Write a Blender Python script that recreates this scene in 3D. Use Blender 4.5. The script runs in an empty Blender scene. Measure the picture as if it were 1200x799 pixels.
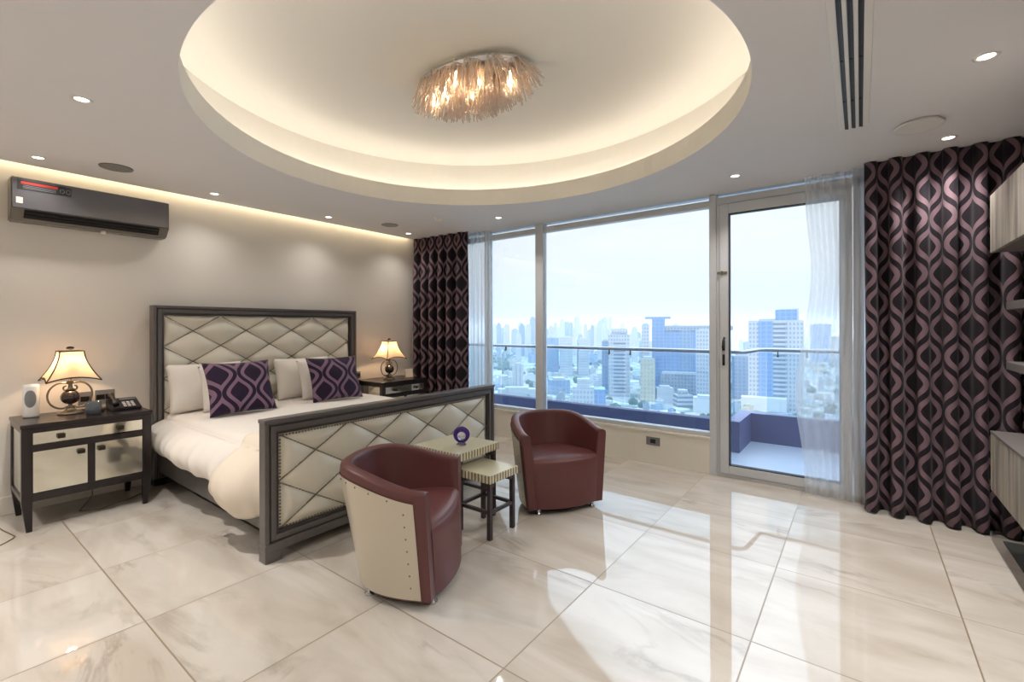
import bpy, bmesh, math, random
from mathutils import Vector, Matrix
random.seed(7)
PI = math.pi
SC = bpy.context.scene
COL = SC.collection

# ------------------------------------------------------------------ camera data (room metres, camera above the origin)
CAM_H, CAM_F, CAM_YAW, CAM_ROLL, CAM_HZ = 1.43, 540.0, 0.647, 0.0024, 383.0
_s, _c = math.sin(CAM_YAW), math.cos(CAM_YAW)

def ray(u, v):
    a = (u - 600) / CAM_F; b = (v - CAM_HZ) / CAM_F
    return Vector((-_s + a * _c, _c + a * _s, -b))

# ------------------------------------------------------------------ materials
def lin(c):
    if isinstance(c, str):
        c = [int(c[i:i + 2], 16) / 255 for i in (1, 3, 5)]
    return tuple(x / 12.92 if x <= .04045 else ((x + .055) / 1.055) ** 2.4 for x in c) + (1.0,)

def nmat(name):
    m = bpy.data.materials.new(name); m.use_nodes = True
    nt = m.node_tree
    return m, nt, nt.nodes, nt.links, nt.nodes['Principled BSDF']

def mat(name, col, rough=.5, metal=0., spec=.5, bump=0., bscale=60., var=0., vscale=6., coat=0., sheen=0., trans=0., ior=1.5):
    m, nt, N, L, b = nmat(name)
    b.inputs['Base Color'].default_value = lin(col)
    b.inputs['Roughness'].default_value = rough
    b.inputs['Metallic'].default_value = metal
    b.inputs['Specular IOR Level'].default_value = spec
    b.inputs['Coat Weight'].default_value = coat
    b.inputs['Sheen Weight'].default_value = sheen
    b.inputs['Transmission Weight'].default_value = trans
    b.inputs['IOR'].default_value = ior
    tc = N.new('ShaderNodeTexCoord')
    if var:
        n = N.new('ShaderNodeTexNoise'); n.inputs['Scale'].default_value = vscale; n.inputs['Detail'].default_value = 6
        L.new(tc.outputs['Object'], n.inputs['Vector'])
        mx = N.new('ShaderNodeMix'); mx.data_type = 'RGBA'
        c = lin(col)
        mx.inputs['A'].default_value = tuple(x * (1 - var) for x in c[:3]) + (1,)
        mx.inputs['B'].default_value = tuple(min(1, x * (1 + var)) for x in c[:3]) + (1,)
        L.new(n.outputs['Fac'], mx.inputs['Factor']); L.new(mx.outputs['Result'], b.inputs['Base Color'])
    if bump:
        n = N.new('ShaderNodeTexNoise'); n.inputs['Scale'].default_value = bscale; n.inputs['Detail'].default_value = 4
        L.new(tc.outputs['Object'], n.inputs['Vector'])
        bp = N.new('ShaderNodeBump'); bp.inputs['Strength'].default_value = bump; bp.inputs['Distance'].default_value = .01
        L.new(n.outputs['Fac'], bp.inputs['Height']); L.new(bp.outputs['Normal'], b.inputs['Normal'])
    return m

def emit(name, col, strength):
    m, nt, N, L, b = nmat(name)
    N.remove(b)
    e = N.new('ShaderNodeEmission'); e.inputs['Color'].default_value = lin(col); e.inputs['Strength'].default_value = strength
    L.new(e.outputs[0], N['Material Output'].inputs['Surface'])
    return m

def math_node(N, L, op, a, b=None, clamp=False):
    n = N.new('ShaderNodeMath'); n.operation = op; n.use_clamp = clamp
    for i, x in enumerate((a, b)):
        if x is None: continue
        if isinstance(x, (int, float)): n.inputs[i].default_value = x
        else: L.new(x, n.inputs[i])
    return n.outputs[0]

def mixrgb(N, L, f, a, b):
    mx = N.new('ShaderNodeMix'); mx.data_type = 'RGBA'
    for k, x in (('Factor', f), ('A', a), ('B', b)):
        if isinstance(x, (int, float)): mx.inputs[k].default_value = x
        elif isinstance(x, tuple): mx.inputs[k].default_value = x
        else: L.new(x, mx.inputs[k])
    return mx.outputs['Result']

def glass_mat(name, tint=(1, 1, 1), refl=1.0):
    """Thin architectural pane: clear, with a Fresnel reflection."""
    m, nt, N, L, b = nmat(name); N.remove(b)
    t = N.new('ShaderNodeBsdfTransparent'); t.inputs[0].default_value = tuple(tint) + (1,)
    g = N.new('ShaderNodeBsdfGlossy'); g.inputs['Roughness'].default_value = 0.0
    f = N.new('ShaderNodeFresnel'); f.inputs[0].default_value = 1.45
    k = math_node(N, L, 'MULTIPLY', f.outputs[0], refl)
    mx = N.new('ShaderNodeMixShader'); L.new(k, mx.inputs[0]); L.new(t.outputs[0], mx.inputs[1]); L.new(g.outputs[0], mx.inputs[2])
    L.new(mx.outputs[0], N['Material Output'].inputs['Surface'])
    return m

def sheer_mat():
    m, nt, N, L, b = nmat('sheer_voile'); N.remove(b)
    t = N.new('ShaderNodeBsdfTransparent')
    d = N.new('ShaderNodeBsdfDiffuse'); d.inputs[0].default_value = (.93, .95, .97, 1)
    r = N.new('ShaderNodeBsdfTranslucent'); r.inputs[0].default_value = (.95, .97, 1., 1)
    a = N.new('ShaderNodeMixShader'); a.inputs[0].default_value = .72
    L.new(d.outputs[0], a.inputs[1]); L.new(r.outputs[0], a.inputs[2])
    lw = N.new('ShaderNodeLayerWeight'); lw.inputs[0].default_value = .35
    k = math_node(N, L, 'MULTIPLY_ADD', lw.outputs['Facing'], .45)
    k.node.inputs[2].default_value = .42
    k.node.use_clamp = True
    mx = N.new('ShaderNodeMixShader'); L.new(k, mx.inputs[0]); L.new(t.outputs[0], mx.inputs[1]); L.new(a.outputs[0], mx.inputs[2])
    L.new(mx.outputs[0], N['Material Output'].inputs['Surface'])
    return m

def shade_mat():
    m, nt, N, L, b = nmat('lampshade_silk'); N.remove(b)
    d = N.new('ShaderNodeBsdfDiffuse'); d.inputs[0].default_value = lin('#ecdcc4')
    r = N.new('ShaderNodeBsdfTranslucent'); r.inputs[0].default_value = lin('#f3dcb8')
    a = N.new('ShaderNodeMixShader'); a.inputs[0].default_value = .55
    L.new(d.outputs[0], a.inputs[1]); L.new(r.outputs[0], a.inputs[2])
    L.new(a.outputs[0], N['Material Output'].inputs['Surface'])
    return m

def crystal_mat():
    m, nt, N, L, b = nmat('crystal_rod'); N.remove(b)
    t = N.new('ShaderNodeBsdfTransparent'); t.inputs[0].default_value = (.97, .94, .91, 1)
    r = N.new('ShaderNodeBsdfTranslucent'); r.inputs[0].default_value = (.98, .83, .70, 1)
    d = N.new('ShaderNodeBsdfDiffuse'); d.inputs[0].default_value = (.95, .81, .70, 1)
    g = N.new('ShaderNodeBsdfGlossy'); g.inputs['Roughness'].default_value = .08
    a = N.new('ShaderNodeMixShader'); a.inputs[0].default_value = .5
    L.new(d.outputs[0], a.inputs[1]); L.new(r.outputs[0], a.inputs[2])
    b2 = N.new('ShaderNodeMixShader'); b2.inputs[0].default_value = .35
    L.new(a.outputs[0], b2.inputs[1]); L.new(g.outputs[0], b2.inputs[2])
    mx = N.new('ShaderNodeMixShader'); mx.inputs[0].default_value = .6
    L.new(t.outputs[0], mx.inputs[1]); L.new(b2.outputs[0], mx.inputs[2])
    L.new(mx.outputs[0], N['Material Output'].inputs['Surface'])
    return m

def marble_floor_mat():
    m, nt, N, L, b = nmat('marble_tiles')
    tc = N.new('ShaderNodeTexCoord'); sp = N.new('ShaderNodeSeparateXYZ'); L.new(tc.outputs['Object'], sp.inputs[0])
    fx = math_node(N, L, 'DIVIDE', math_node(N, L, 'ADD', sp.outputs[0], 1.094 + 16), .795)
    fy = math_node(N, L, 'DIVIDE', math_node(N, L, 'ADD', sp.outputs[1], -.712 + 16.1), .805)
    ix = math_node(N, L, 'FLOOR', fx); iy = math_node(N, L, 'FLOOR', fy)
    gx = math_node(N, L, 'SUBTRACT', fx, ix); gy = math_node(N, L, 'SUBTRACT', fy, iy)
    def edge(g): return math_node(N, L, 'SUBTRACT', .5, math_node(N, L, 'ABSOLUTE', math_node(N, L, 'SUBTRACT', g, .5)))
    e = math_node(N, L, 'MINIMUM', edge(gx), edge(gy))
    grout = math_node(N, L, 'LESS_THAN', e, .0042)
    cb = N.new('ShaderNodeCombineXYZ'); L.new(ix, cb.inputs[0]); L.new(iy, cb.inputs[1])
    wn = N.new('ShaderNodeTexWhiteNoise'); wn.noise_dimensions = '2D'; L.new(cb.outputs[0], wn.inputs['Vector'])
    # per-tile shifted coordinates so the veining breaks at every joint
    off = N.new('ShaderNodeVectorMath'); off.operation = 'SCALE'; L.new(wn.outputs['Color'], off.inputs[0]); off.inputs['Scale'].default_value = 23.
    ad = N.new('ShaderNodeVectorMath'); ad.operation = 'ADD'; L.new(tc.outputs['Object'], ad.inputs[0]); L.new(off.outputs[0], ad.inputs[1])
    mp = N.new('ShaderNodeMapping'); mp.inputs['Rotation'].default_value = (0, 0, .5); mp.inputs['Scale'].default_value = (.55, 1.7, 1)
    L.new(ad.outputs[0], mp.inputs['Vector'])
    n1 = N.new('ShaderNodeTexNoise'); n1.inputs['Scale'].default_value = 1.3; n1.inputs['Detail'].default_value = 9; n1.inputs['Roughness'].default_value = .6; n1.inputs['Distortion'].default_value = .8
    L.new(mp.outputs[0], n1.inputs['Vector'])
    vein = math_node(N, L, 'ABSOLUTE', math_node(N, L, 'SUBTRACT', n1.outputs['Fac'], .5))
    vr = N.new('ShaderNodeMapRange'); L.new(vein, vr.inputs['Value']); vr.inputs['From Min'].default_value = 0; vr.inputs['From Max'].default_value = .04
    vr.inputs['To Min'].default_value = 1; vr.inputs['To Max'].default_value = 0
    n2 = N.new('ShaderNodeTexNoise'); n2.inputs['Scale'].default_value = 2.2; n2.inputs['Detail'].default_value = 5
    L.new(mp.outputs[0], n2.inputs['Vector'])
    gate = N.new('ShaderNodeMapRange'); L.new(n2.outputs['Fac'], gate.inputs['Value']); gate.inputs['From Min'].default_value = .52; gate.inputs['From Max'].default_value = .68
    veinf = math_node(N, L, 'MULTIPLY', math_node(N, L, 'MULTIPLY', vr.outputs[0], gate.outputs[0]), .45)
    n3 = N.new('ShaderNodeTexNoise'); n3.inputs['Scale'].default_value = 1.6; n3.inputs['Detail'].default_value = 8; n3.inputs['Distortion'].default_value = 1.2
    L.new(mp.outputs[0], n3.inputs['Vector'])
    cl = N.new('ShaderNodeMapRange'); L.new(n3.outputs['Fac'], cl.inputs['Value']); cl.inputs['From Min'].default_value = .38; cl.inputs['From Max'].default_value = .66
    base = mixrgb(N, L, cl.outputs[0], lin('#cbc6be'), lin('#b8afa3'))
    c1 = mixrgb(N, L, veinf, base, lin('#7d705f'))
    c2 = mixrgb(N, L, grout, c1, lin('#8d7f6c'))
    L.new(c2, b.inputs['Base Color'])
    b.inputs['Roughness'].default_value = .035
    b.inputs['Specular IOR Level'].default_value = .6
    rr = math_node(N, L, 'MULTIPLY_ADD', grout, .3); rr.node.inputs[2].default_value = .03
    L.new(rr, b.inputs['Roughness'])
    return m

def ogee_mat(name, dark, mauve, pu=.36, pv=.40):
    """Flocked ogee damask, laid out on the cloth's own UV metres."""
    m, nt, N, L, b = nmat(name)
    tc = N.new('ShaderNodeTexCoord'); sp = N.new('ShaderNodeSeparateXYZ'); L.new(tc.outputs['UV'], sp.inputs[0])
    u = math_node(N, L, 'DIVIDE', sp.outputs[0], pu); v = math_node(N, L, 'DIVIDE', sp.outputs[1], pv)
    fu = math_node(N, L, 'FRACT', u)
    du = math_node(N, L, 'ABSOLUTE', math_node(N, L, 'SUBTRACT', fu, .5))
    cs = math_node(N, L, 'COSINE', math_node(N, L, 'MULTIPLY', v, 2 * PI))
    h = math_node(N, L, 'MULTIPLY_ADD', cs, .19); h.node.inputs[2].default_value = .25
    d = math_node(N, L, 'ABSOLUTE', math_node(N, L, 'SUBTRACT', du, h))
    # slope correction so that the bands keep an even width
    sn = math_node(N, L, 'ABSOLUTE', math_node(N, L, 'SINE', math_node(N, L, 'MULTIPLY', v, 2 * PI)))
    k = math_node(N, L, 'MULTIPLY_ADD', sn, -.22); k.node.inputs[2].default_value = 1.0
    d = math_node(N, L, 'MULTIPLY', d, k)
    a1 = math_node(N, L, 'GREATER_THAN', d, .055); a2 = math_node(N, L, 'LESS_THAN', d, .165)
    band = math_node(N, L, 'MULTIPLY', a1, a2)
    L.new(mixrgb(N, L, band, lin(dark), lin(mauve)), b.inputs['Base Color'])
    b.inputs['Roughness'].default_value = .75
    b.inputs['Sheen Weight'].default_value = .08
    b.inputs['Specular IOR Level'].default_value = .25
    bp = N.new('ShaderNodeBump'); bp.inputs['Strength'].default_value = .35; bp.inputs['Distance'].default_value = .004
    L.new(math_node(N, L, 'SUBTRACT', 1., band), bp.inputs['Height']); L.new(bp.outputs['Normal'], b.inputs['Normal'])
    return m

def facade_mat(name, wall, glass, fw=4., fh=3.6, gw=.55, gh=.6):
    m, nt, N, L, b = nmat(name)
    tc = N.new('ShaderNodeTexCoord'); sp = N.new('ShaderNodeSeparateXYZ'); L.new(tc.outputs['Object'], sp.inputs[0])
    p = math_node(N, L, 'ADD', sp.outputs[0], sp.outputs[1])
    fx = math_node(N, L, 'FRACT', math_node(N, L, 'ADD', math_node(N, L, 'DIVIDE', p, fw), 50.))
    fz = math_node(N, L, 'FRACT', math_node(N, L, 'DIVIDE', sp.outputs[2], fh))
    w = math_node(N, L, 'MULTIPLY', math_node(N, L, 'LESS_THAN', fx, gw), math_node(N, L, 'LESS_THAN', fz, gh))
    geo = N.new('ShaderNodeNewGeometry'); s2 = N.new('ShaderNodeSeparateXYZ'); L.new(geo.outputs['Normal'], s2.inputs[0])
    side = math_node(N, L, 'LESS_THAN', s2.outputs[2], .5)
    w = math_node(N, L, 'MULTIPLY', w, side)
    L.new(mixrgb(N, L, w, lin(wall), lin(glass)), b.inputs['Base Color'])
    b.inputs['Roughness'].default_value = .6
    return m

M = {}
M['ceiling'] = mat('ceiling_paint', '#dedddf', .85, bump=.02, bscale=40)
M['cove'] = mat('cove_paint', '#e9e5dc', .85)
M['wall'] = mat('wall_plaster', '#dad5cd', .75, var=.04, vscale=2.2, bump=.04, bscale=9)
M['clad'] = mat('marble_cladding', '#e0dbd0', .18, var=.07, vscale=3)
M['floor'] = marble_floor_mat()
M['alu'] = mat('window_aluminium', '#c6c9cd', .38, metal=.1)
M['gasket'] = mat('black_gasket', '#2a2c30', .6)
M['glass'] = glass_mat('window_glass', (.93, .97, 1.0))
M['rail_glass'] = glass_mat('railing_glass', (.84, .92, .97))
M['ogee'] = ogee_mat('ogee_velvet', '#1d161f', '#766069')
M['ogee_c'] = ogee_mat('ogee_cushion', '#251730', '#7d6378', .30, .36)
M['sheer'] = sheer_mat()
M['pewter'] = mat('brushed_pewter_wood', '#6b6766', .32, metal=.35, var=.14, vscale=22, spec=.5)
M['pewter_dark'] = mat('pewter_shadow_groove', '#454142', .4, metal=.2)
M['cream_leather'] = mat('cream_leather', '#e0dbcc', .26, spec=.6, bump=.03, bscale=120)
M['nail'] = mat('pewter_nailheads', '#8d8778', .3, metal=.85)
M['linen'] = mat('white_linen', '#e4ded6', .9, bump=.08, bscale=30)
M['throw'] = mat('cream_coverlet', '#ded3c3', .85, bump=.1, bscale=160)
M['burg'] = mat('burgundy_leather', '#613636', .4, spec=.5, bump=.06, bscale=260, var=.06, vscale=14)
M['shell'] = mat('riveted_champagne_metal', '#ccc4b4', .33, metal=.45, var=.03, vscale=3)
M['chrome'] = mat('chrome', '#c9c9cb', .12, metal=1)
M['espresso'] = mat('espresso_lacquer', '#20191b', .25, spec=.45)
M['mirror'] = mat('antiqued_mirror', '#d9d6c9', .07, metal=.9, var=.10, vscale=5)
M['bronze_knob'] = mat('dark_bronze', '#3d352b', .35, metal=.8)
M['bronze'] = mat('antique_silver_bronze', '#8d8374', .28, metal=.9)
M['ball'] = mat('brown_glass_ball', '#2a1712', .06, spec=.8, coat=.6)
M['shade'] = shade_mat()
M['trim'] = mat('dark_braid', '#3a2619', .7)
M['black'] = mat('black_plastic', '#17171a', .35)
M['grey_plastic'] = mat('grey_plastic', '#77777a', .4)
M['white_plastic'] = mat('white_plastic', '#dedcd8', .35)
M['ac'] = mat('graphite_gloss_panel', '#6d6c70', .12, metal=.35, spec=.6)
M['ac_side'] = mat('graphite_plastic', '#6a665f', .3)
M['acred'] = mat('red_sticker', '#c0392b', .4)
M['ink'] = mat('dark_print', '#2a292b', .4)
M['stone_dark'] = mat('dark_balcony_stone', '#464e74', .5, var=.08, vscale=1.5)
M['stone_side'] = mat('pale_balcony_tile', '#858d9c', .4, var=.05, vscale=1.5)
M['rail'] = mat('railing_steel', '#8b919c', .3, metal=.7)
M['crystal'] = crystal_mat()
M['bulb'] = emit('halogen_bulb', '#ffdcae', 60)
M['filament'] = emit('shade_bulb', '#ffc98a', 8)
M['led'] = emit('cove_led', '#fff7ee', 6.)
M['led2'] = emit('wall_slot_led', '#ffe9c0', 6.5)
M['spot'] = emit('downlight_lens', '#fff3e2', 7)
M['cabwood'] = mat('grey_veined_oak', '#a09a8f', .4)
M['shelf_dark'] = mat('dark_shelf_back', '#17141a', .4)
M['shelf_edge'] = mat('grey_shelf_edge', '#6f6a68', .4)
M['mat_grey'] = mat('charcoal_mat', '#4d5150', .7, bump=.1, bscale=200)
M['gilt'] = mat('gilt_frame', '#c8a468', .35, metal=.7)
M['card'] = mat('ivory_card', '#e6dccb', .6)
M['purple'] = mat('purple_glass', '#4b1f9a', .05, spec=.8, trans=.55, ior=1.45)
M['clear'] = mat('clear_glass', '#e6e2f4', .03, spec=.8, trans=.85, ior=1.45)
M['smoke_glass'] = mat('blue_grey_glass', '#6c7680', .05, spec=.8, trans=.6, ior=1.45)
M['wax'] = mat('candle_wax', '#d8c8b0', .6)
M['cord'] = mat('brown_cord', '#6a5a46', .6)

def striped_mat():
    m, nt, N, L, b = nmat('striped_inlay')
    tc = N.new('ShaderNodeTexCoord'); sp = N.new('ShaderNodeSeparateXYZ'); L.new(tc.outputs['Object'], sp.inputs[0])
    p = math_node(N, L, 'ADD', math_node(N, L, 'ADD', sp.outputs[0], sp.outputs[1]), 10.)
    f = math_node(N, L, 'FRACT', math_node(N, L, 'DIVIDE', p, .03))
    st = math_node(N, L, 'LESS_THAN', f, .42)
    wn = N.new('ShaderNodeTexNoise'); wn.inputs['Scale'].default_value = 25; L.new(tc.outputs['Object'], wn.inputs['Vector'])
    light = mixrgb(N, L, wn.outputs['Fac'], lin('#e6dfc4'), lin('#c3bb9c'))
    dark = mixrgb(N, L, wn.outputs['Fac'], lin('#8d8467'), lin('#5f5848'))
    L.new(mixrgb(N, L, st, light, dark), b.inputs['Base Color'])
    b.inputs['Roughness'].default_value = .25
    return m
M['stripe'] = striped_mat()
M['inlay_top'] = mat('champagne_inlay_top', '#cfc9ae', .22, metal=.2, var=.06, vscale=6)
M['legwood'] = mat('dark_walnut_legs', '#3a3034', .4)

def vein_wood():
    m, nt, N, L, b = nmat('veined_cabinet_front')
    tc = N.new('ShaderNodeTexCoord'); mp = N.new('ShaderNodeMapping'); mp.inputs['Scale'].default_value = (3, 9, .5)
    L.new(tc.outputs['Object'], mp.inputs[0])
    n = N.new('ShaderNodeTexNoise'); n.inputs['Scale'].default_value = 2.2; n.inputs['Detail'].default_value = 7; n.inputs['Distortion'].default_value = .6
    L.new(mp.outputs[0], n.inputs['Vector'])
    cr = N.new('ShaderNodeValToRGB'); L.new(n.outputs['Fac'], cr.inputs[0])
    cr.color_ramp.elements[0].position = .35; cr.color_ramp.elements[0].color = lin('#7e7b76')
    cr.color_ramp.elements[1].position = .65; cr.color_ramp.elements[1].color = lin('#b9b2a3')
    L.new(cr.outputs[0], b.inputs['Base Color']); b.inputs['Roughness'].default_value = .35
    return m
M['vein'] = vein_wood()

# ------------------------------------------------------------------ mesh helpers
def box(bm, x0, x1, y0, y1, z0, z1, bev=0., seg=2, mi=0):
    t = bmesh.new()
    bmesh.ops.create_cube(t, size=1)
    for v in t.verts:
        v.co = Vector(((x0 + x1) / 2 + v.co.x * (x1 - x0), (y0 + y1) / 2 + v.co.y * (y1 - y0), (z0 + z1) / 2 + v.co.z * (z1 - z0)))
    if bev:
        bmesh.ops.bevel(t, geom=list(t.edges), offset=bev, segments=seg, affect='EDGES', profile=.5)
    merge(bm, t, mi)

def merge(bm, t, mi=0, mtx=None):
    vm = {}
    for v in t.verts:
        vm[v] = bm.verts.new(mtx @ v.co if mtx else v.co)
    for f in t.faces:
        try:
            nf = bm.faces.new([vm[v] for v in f.verts])
            nf.material_index = mi or f.material_index
            nf.smooth = f.smooth
        except ValueError:
            pass
    t.free()

def frustum(bm, c0, w0, d0, c1, w1, d1, mi=0):
    """Four-sided post from centre c0 (w0 x d0) to c1 (w1 x d1)."""
    vs = []
    for c, w, d in ((c0, w0, d0), (c1, w1, d1)):
        for sx, sy in ((-1, -1), (1, -1), (1, 1), (-1, 1)):
            vs.append(bm.verts.new((c[0] + sx * w / 2, c[1] + sy * d / 2, c[2])))
    for f in ((3, 2, 1, 0), (4, 5, 6, 7), (0, 1, 5, 4), (1, 2, 6, 5), (2, 3, 7, 6), (3, 0, 4, 7)):
        bm.faces.new([vs[i] for i in f]).material_index = mi

def lathe(bm, prof, c=(0, 0, 0), seg=24, mi=0, sx=1., sy=1.):
    rings = []
    for r, z in prof:
        if r < 1e-6:
            rings.append([bm.verts.new((c[0], c[1], c[2] + z))])
        else:
            rings.append([bm.verts.new((c[0] + r * sx * math.cos(2 * PI * i / seg), c[1] + r * sy * math.sin(2 * PI * i / seg), c[2] + z)) for i in range(seg)])
    for a, b in zip(rings, rings[1:]):
        for i in range(seg):
            j = (i + 1) % seg
            if len(a) == 1 and len(b) == 1: continue
            if len(a) == 1: f = bm.faces.new((a[0], b[j], b[i]))
            elif len(b) == 1: f = bm.faces.new((a[i], a[j], b[0]))
            else: f = bm.faces.new((a[i], a[j], b[j], b[i]))
            f.material_index = mi; f.smooth = True

def cap(bm, ring, mi=0, flip=False):
    f = bm.faces.new(ring[::-1] if flip else ring); f.material_index = mi

def tube(bm, pts, r, seg=8, closed=False, mi=0, caps=True):
    pts = [Vector(p) for p in pts]; n = len(pts)
    rs = r if isinstance(r, (list, tuple)) else [r] * n
    up = Vector((0, 0, 1)); rings = []; prev = None
    for i, p in enumerate(pts):
        a = pts[(i - 1) % n] if closed or i > 0 else p
        b = pts[(i + 1) % n] if closed or i < n - 1 else p
        t = (b - a).normalized()
        if prev is None:
            x = t.orthogonal().normalized() if abs(t.dot(up)) > .95 else up.cross(t).normalized()
        else:
            x = (prev - t * prev.dot(t)).normalized()
        y = t.cross(x); prev = x
        rings.append([bm.verts.new(p + (x * math.cos(2 * PI * k / seg) + y * math.sin(2 * PI * k / seg)) * rs[i]) for k in range(seg)])
    m = n if closed else n - 1
    for i in range(m):
        A, B = rings[i], rings[(i + 1) % n]
        for k in range(seg):
            f = bm.faces.new((A[k], A[(k + 1) % seg], B[(k + 1) % seg], B[k])); f.smooth = True; f.material_index = mi
    if caps and not closed:
        cap(bm, rings[0], mi, True); cap(bm, rings[-1], mi)

def cylz(bm, x, y, z0, z1, r, seg=20, mi=0, sx=1., sy=1.):
    lathe(bm, [(0, z0), (r, z0), (r, z0 + 1e-5), (r, z1 - 1e-5), (r, z1), (0, z1)], (x, y, 0), seg, mi, sx, sy)

def ball(bm, c, r, seg=14, sx=1., sy=1., sz=1., mi=0):
    lathe(bm, [(r * math.sin(PI * i / 9), -r * sz * math.cos(PI * i / 9)) for i in range(10)], c, seg, mi, sx, sy)

def sheet(bm, fn, nu, nv, uv=None, close_u=False, mi=0, smooth=True):
    """Grid surface from fn(i/nu, j/nv) -> point; uv(i/nu, j/nv) -> cloth metres."""
    V = [[bm.verts.new(fn(i / nu, j / nv)) for j in range(nv + 1)] for i in range(nu if close_u else nu + 1)]
    lay = bm.loops.layers.uv.verify() if uv else None
    n = len(V)
    for i in range(nu):
        for j in range(nv):
            q = ((i, j), (i + 1, j), (i + 1, j + 1), (i, j + 1))
            f = bm.faces.new([V[a % n][b] for a, b in q]); f.smooth = smooth; f.material_index = mi
            if lay:
                for l, (a, b) in zip(f.loops, q): l[lay].uv = uv(a / nu, b / nv)
    return V

def link(name, bm, mats, parent=None, loc=None, recalc=True):
    if recalc: bmesh.ops.recalc_face_normals(bm, faces=list(bm.faces))
    me = bpy.data.meshes.new(name); bm.to_mesh(me); bm.free()
    for m in (mats if isinstance(mats, (list, tuple)) else [mats]): me.materials.append(M[m] if isinstance(m, str) else m)
    o = bpy.data.objects.new(name, me); COL.objects.link(o)
    if parent is not None: o.parent = parent
    if loc is not None: o.location = loc
    return o

def B(): return bmesh.new()

def tag(o, label, cat, group=None, kind=None):
    o['label'] = label; o['category'] = cat
    if group: o['group'] = group
    if kind: o['kind'] = kind
    return o

def thing(name, label, cat, loc=(0, 0, 0), rz=0., group=None):
    o = bpy.data.objects.new(name, None); COL.objects.link(o)
    o.empty_display_size = .1; o.location = loc; o.rotation_euler = (0, 0, rz)
    return tag(o, label, cat, group)

def structure(name, bm, mats, parent=None, recalc=True):
    o = link(name, bm, mats, parent, recalc=recalc)
    if parent is None: o['kind'] = 'structure'
    return o

KIDS = {}
def kids(o): return [c for c in COL.objects if c.parent == o]
def dup(root, loc, rz=None, label=None):
    r = root.copy(); COL.objects.link(r); r.location = loc
    if rz is not None: r.rotation_euler = (0, 0, rz)
    if label: r['label'] = label
    for ch in kids(root):
        c = ch.copy(); COL.objects.link(c); c.parent = r
        for g in kids(ch):
            d = g.copy(); COL.objects.link(d); d.parent = c
    return r

def lamp(name, kind, loc, power, col, parent=None, **kw):
    l = bpy.data.lights.new(name, kind); l.energy = power; l.color = lin(col)[:3]
    for k, v in kw.items(): setattr(l, k, v)
    o = bpy.data.objects.new(name, l); COL.objects.link(o); o.location = loc
    if parent is not None: o.parent = parent
    return o

# ------------------------------------------------------------------ room shell
XB, YW, ZC = -5.23, 4.713, 2.695
XR, YK = 1.16, -2.2
bm = B(); box(bm, XB - .3, XR + .2, YK - .2, YW + .06, -.12, 0)
structure('floor', bm, 'floor')
bm = B(); box(bm, XB - .12, XB, YK - .1, YW + .2, 0, 3.1); structure('wall_left', bm, 'wall')
bm = B(); box(bm, XR, XR + .12, YK - .1, YW + .2, 0, 3.1); structure('wall_right', bm, 'wall')
bm = B(); box(bm, XB - .12, XR + .12, YK - .12, YK, 0, 3.1); structure('wall_back', bm, 'wall')
bm = B(); box(bm, XB, XB + .018, YK, YW, 0, .14, .004); structure('baseboard_left', bm, 'clad')
# window wall: parapet below the panes, solid ends behind the curtains
bm = B()
box(bm, -4.62, -1.165, YW, YW + .16, 0, .335)
box(bm, -4.62, -1.16, YW - .012, YW + .16, .335, .36, .004)
box(bm, XB, -4.62, YW, YW + .16, 0, 3.1)
box(bm, .42, XR, YW, YW + .16, 0, 3.1)
for x in (-3.1, -2.31, -1.93): box(bm, x, x + .004, YW - .001, YW, .012, .33)
structure('wall_window', bm, 'clad')

# ceiling with the oval opening
EC = (-2.123, 2.326); EA, EB, EROT = 1.719, 1.595, math.radians(-6.4)
NSEG = 128
def ell(t, k=0., z=0.):
    a, b = EA + k, EB + k
    x, y = a * math.cos(t), b * math.sin(t)
    return Vector((EC[0] + x * math.cos(EROT) - y * math.sin(EROT), EC[1] + x * math.sin(EROT) + y * math.cos(EROT), z))
CX0, CX1, CY0, CY1 = XB + .085, XR + .12, YK - .12, YW + .07
def rim(p):
    d = Vector((p.x - EC[0], p.y - EC[1])); t = 1e9
    if d.x > 1e-9: t = min(t, (CX1 - EC[0]) / d.x)
    if d.x < -1e-9: t = min(t, (CX0 - EC[0]) / d.x)
    if d.y > 1e-9: t = min(t, (CY1 - EC[1]) / d.y)
    if d.y < -1e-9: t = min(t, (CY0 - EC[1]) / d.y)
    return Vector((EC[0] + d.x * t, EC[1] + d.y * t, p.z))
bm = B()
inner, outer = [], []
for i in range(NSEG):
    p = ell(2 * PI * i / NSEG, 0, ZC); inner.append(bm.verts.new(p)); outer.append(bm.verts.new(rim(p)))
for i in range(NSEG):
    j = (i + 1) % NSEG
    bm.faces.new((inner[i], inner[j], outer[j], outer[i]))
    pi, pj = outer[i].co, outer[j].co
    if abs(pi.x - pj.x) > 1e-5 and abs(pi.y - pj.y) > 1e-5:
        cx = CX0 if min(abs(pi.x - CX0), abs(pj.x - CX0)) < 1e-4 else CX1
        cy = CY0 if min(abs(pi.y - CY0), abs(pj.y - CY0)) < 1e-4 else CY1
        bm.faces.new((outer[i], outer[j], bm.verts.new((cx, cy, ZC))))
# lip and lid of the light slot over the bed wall
v = [bm.verts.new(p) for p in ((CX0, CY0, ZC), (CX0, CY1, ZC), (CX0, CY1, ZC + .14), (CX0, CY0, ZC + .14), (XB - .1, CY1, ZC + .14), (XB - .1, CY0, ZC + .14))]
bm.faces.new((v[0], v[1], v[2], v[3])); bm.faces.new((v[3], v[2], v[4], v[5]))
structure('ceiling', bm, 'ceiling')
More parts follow.
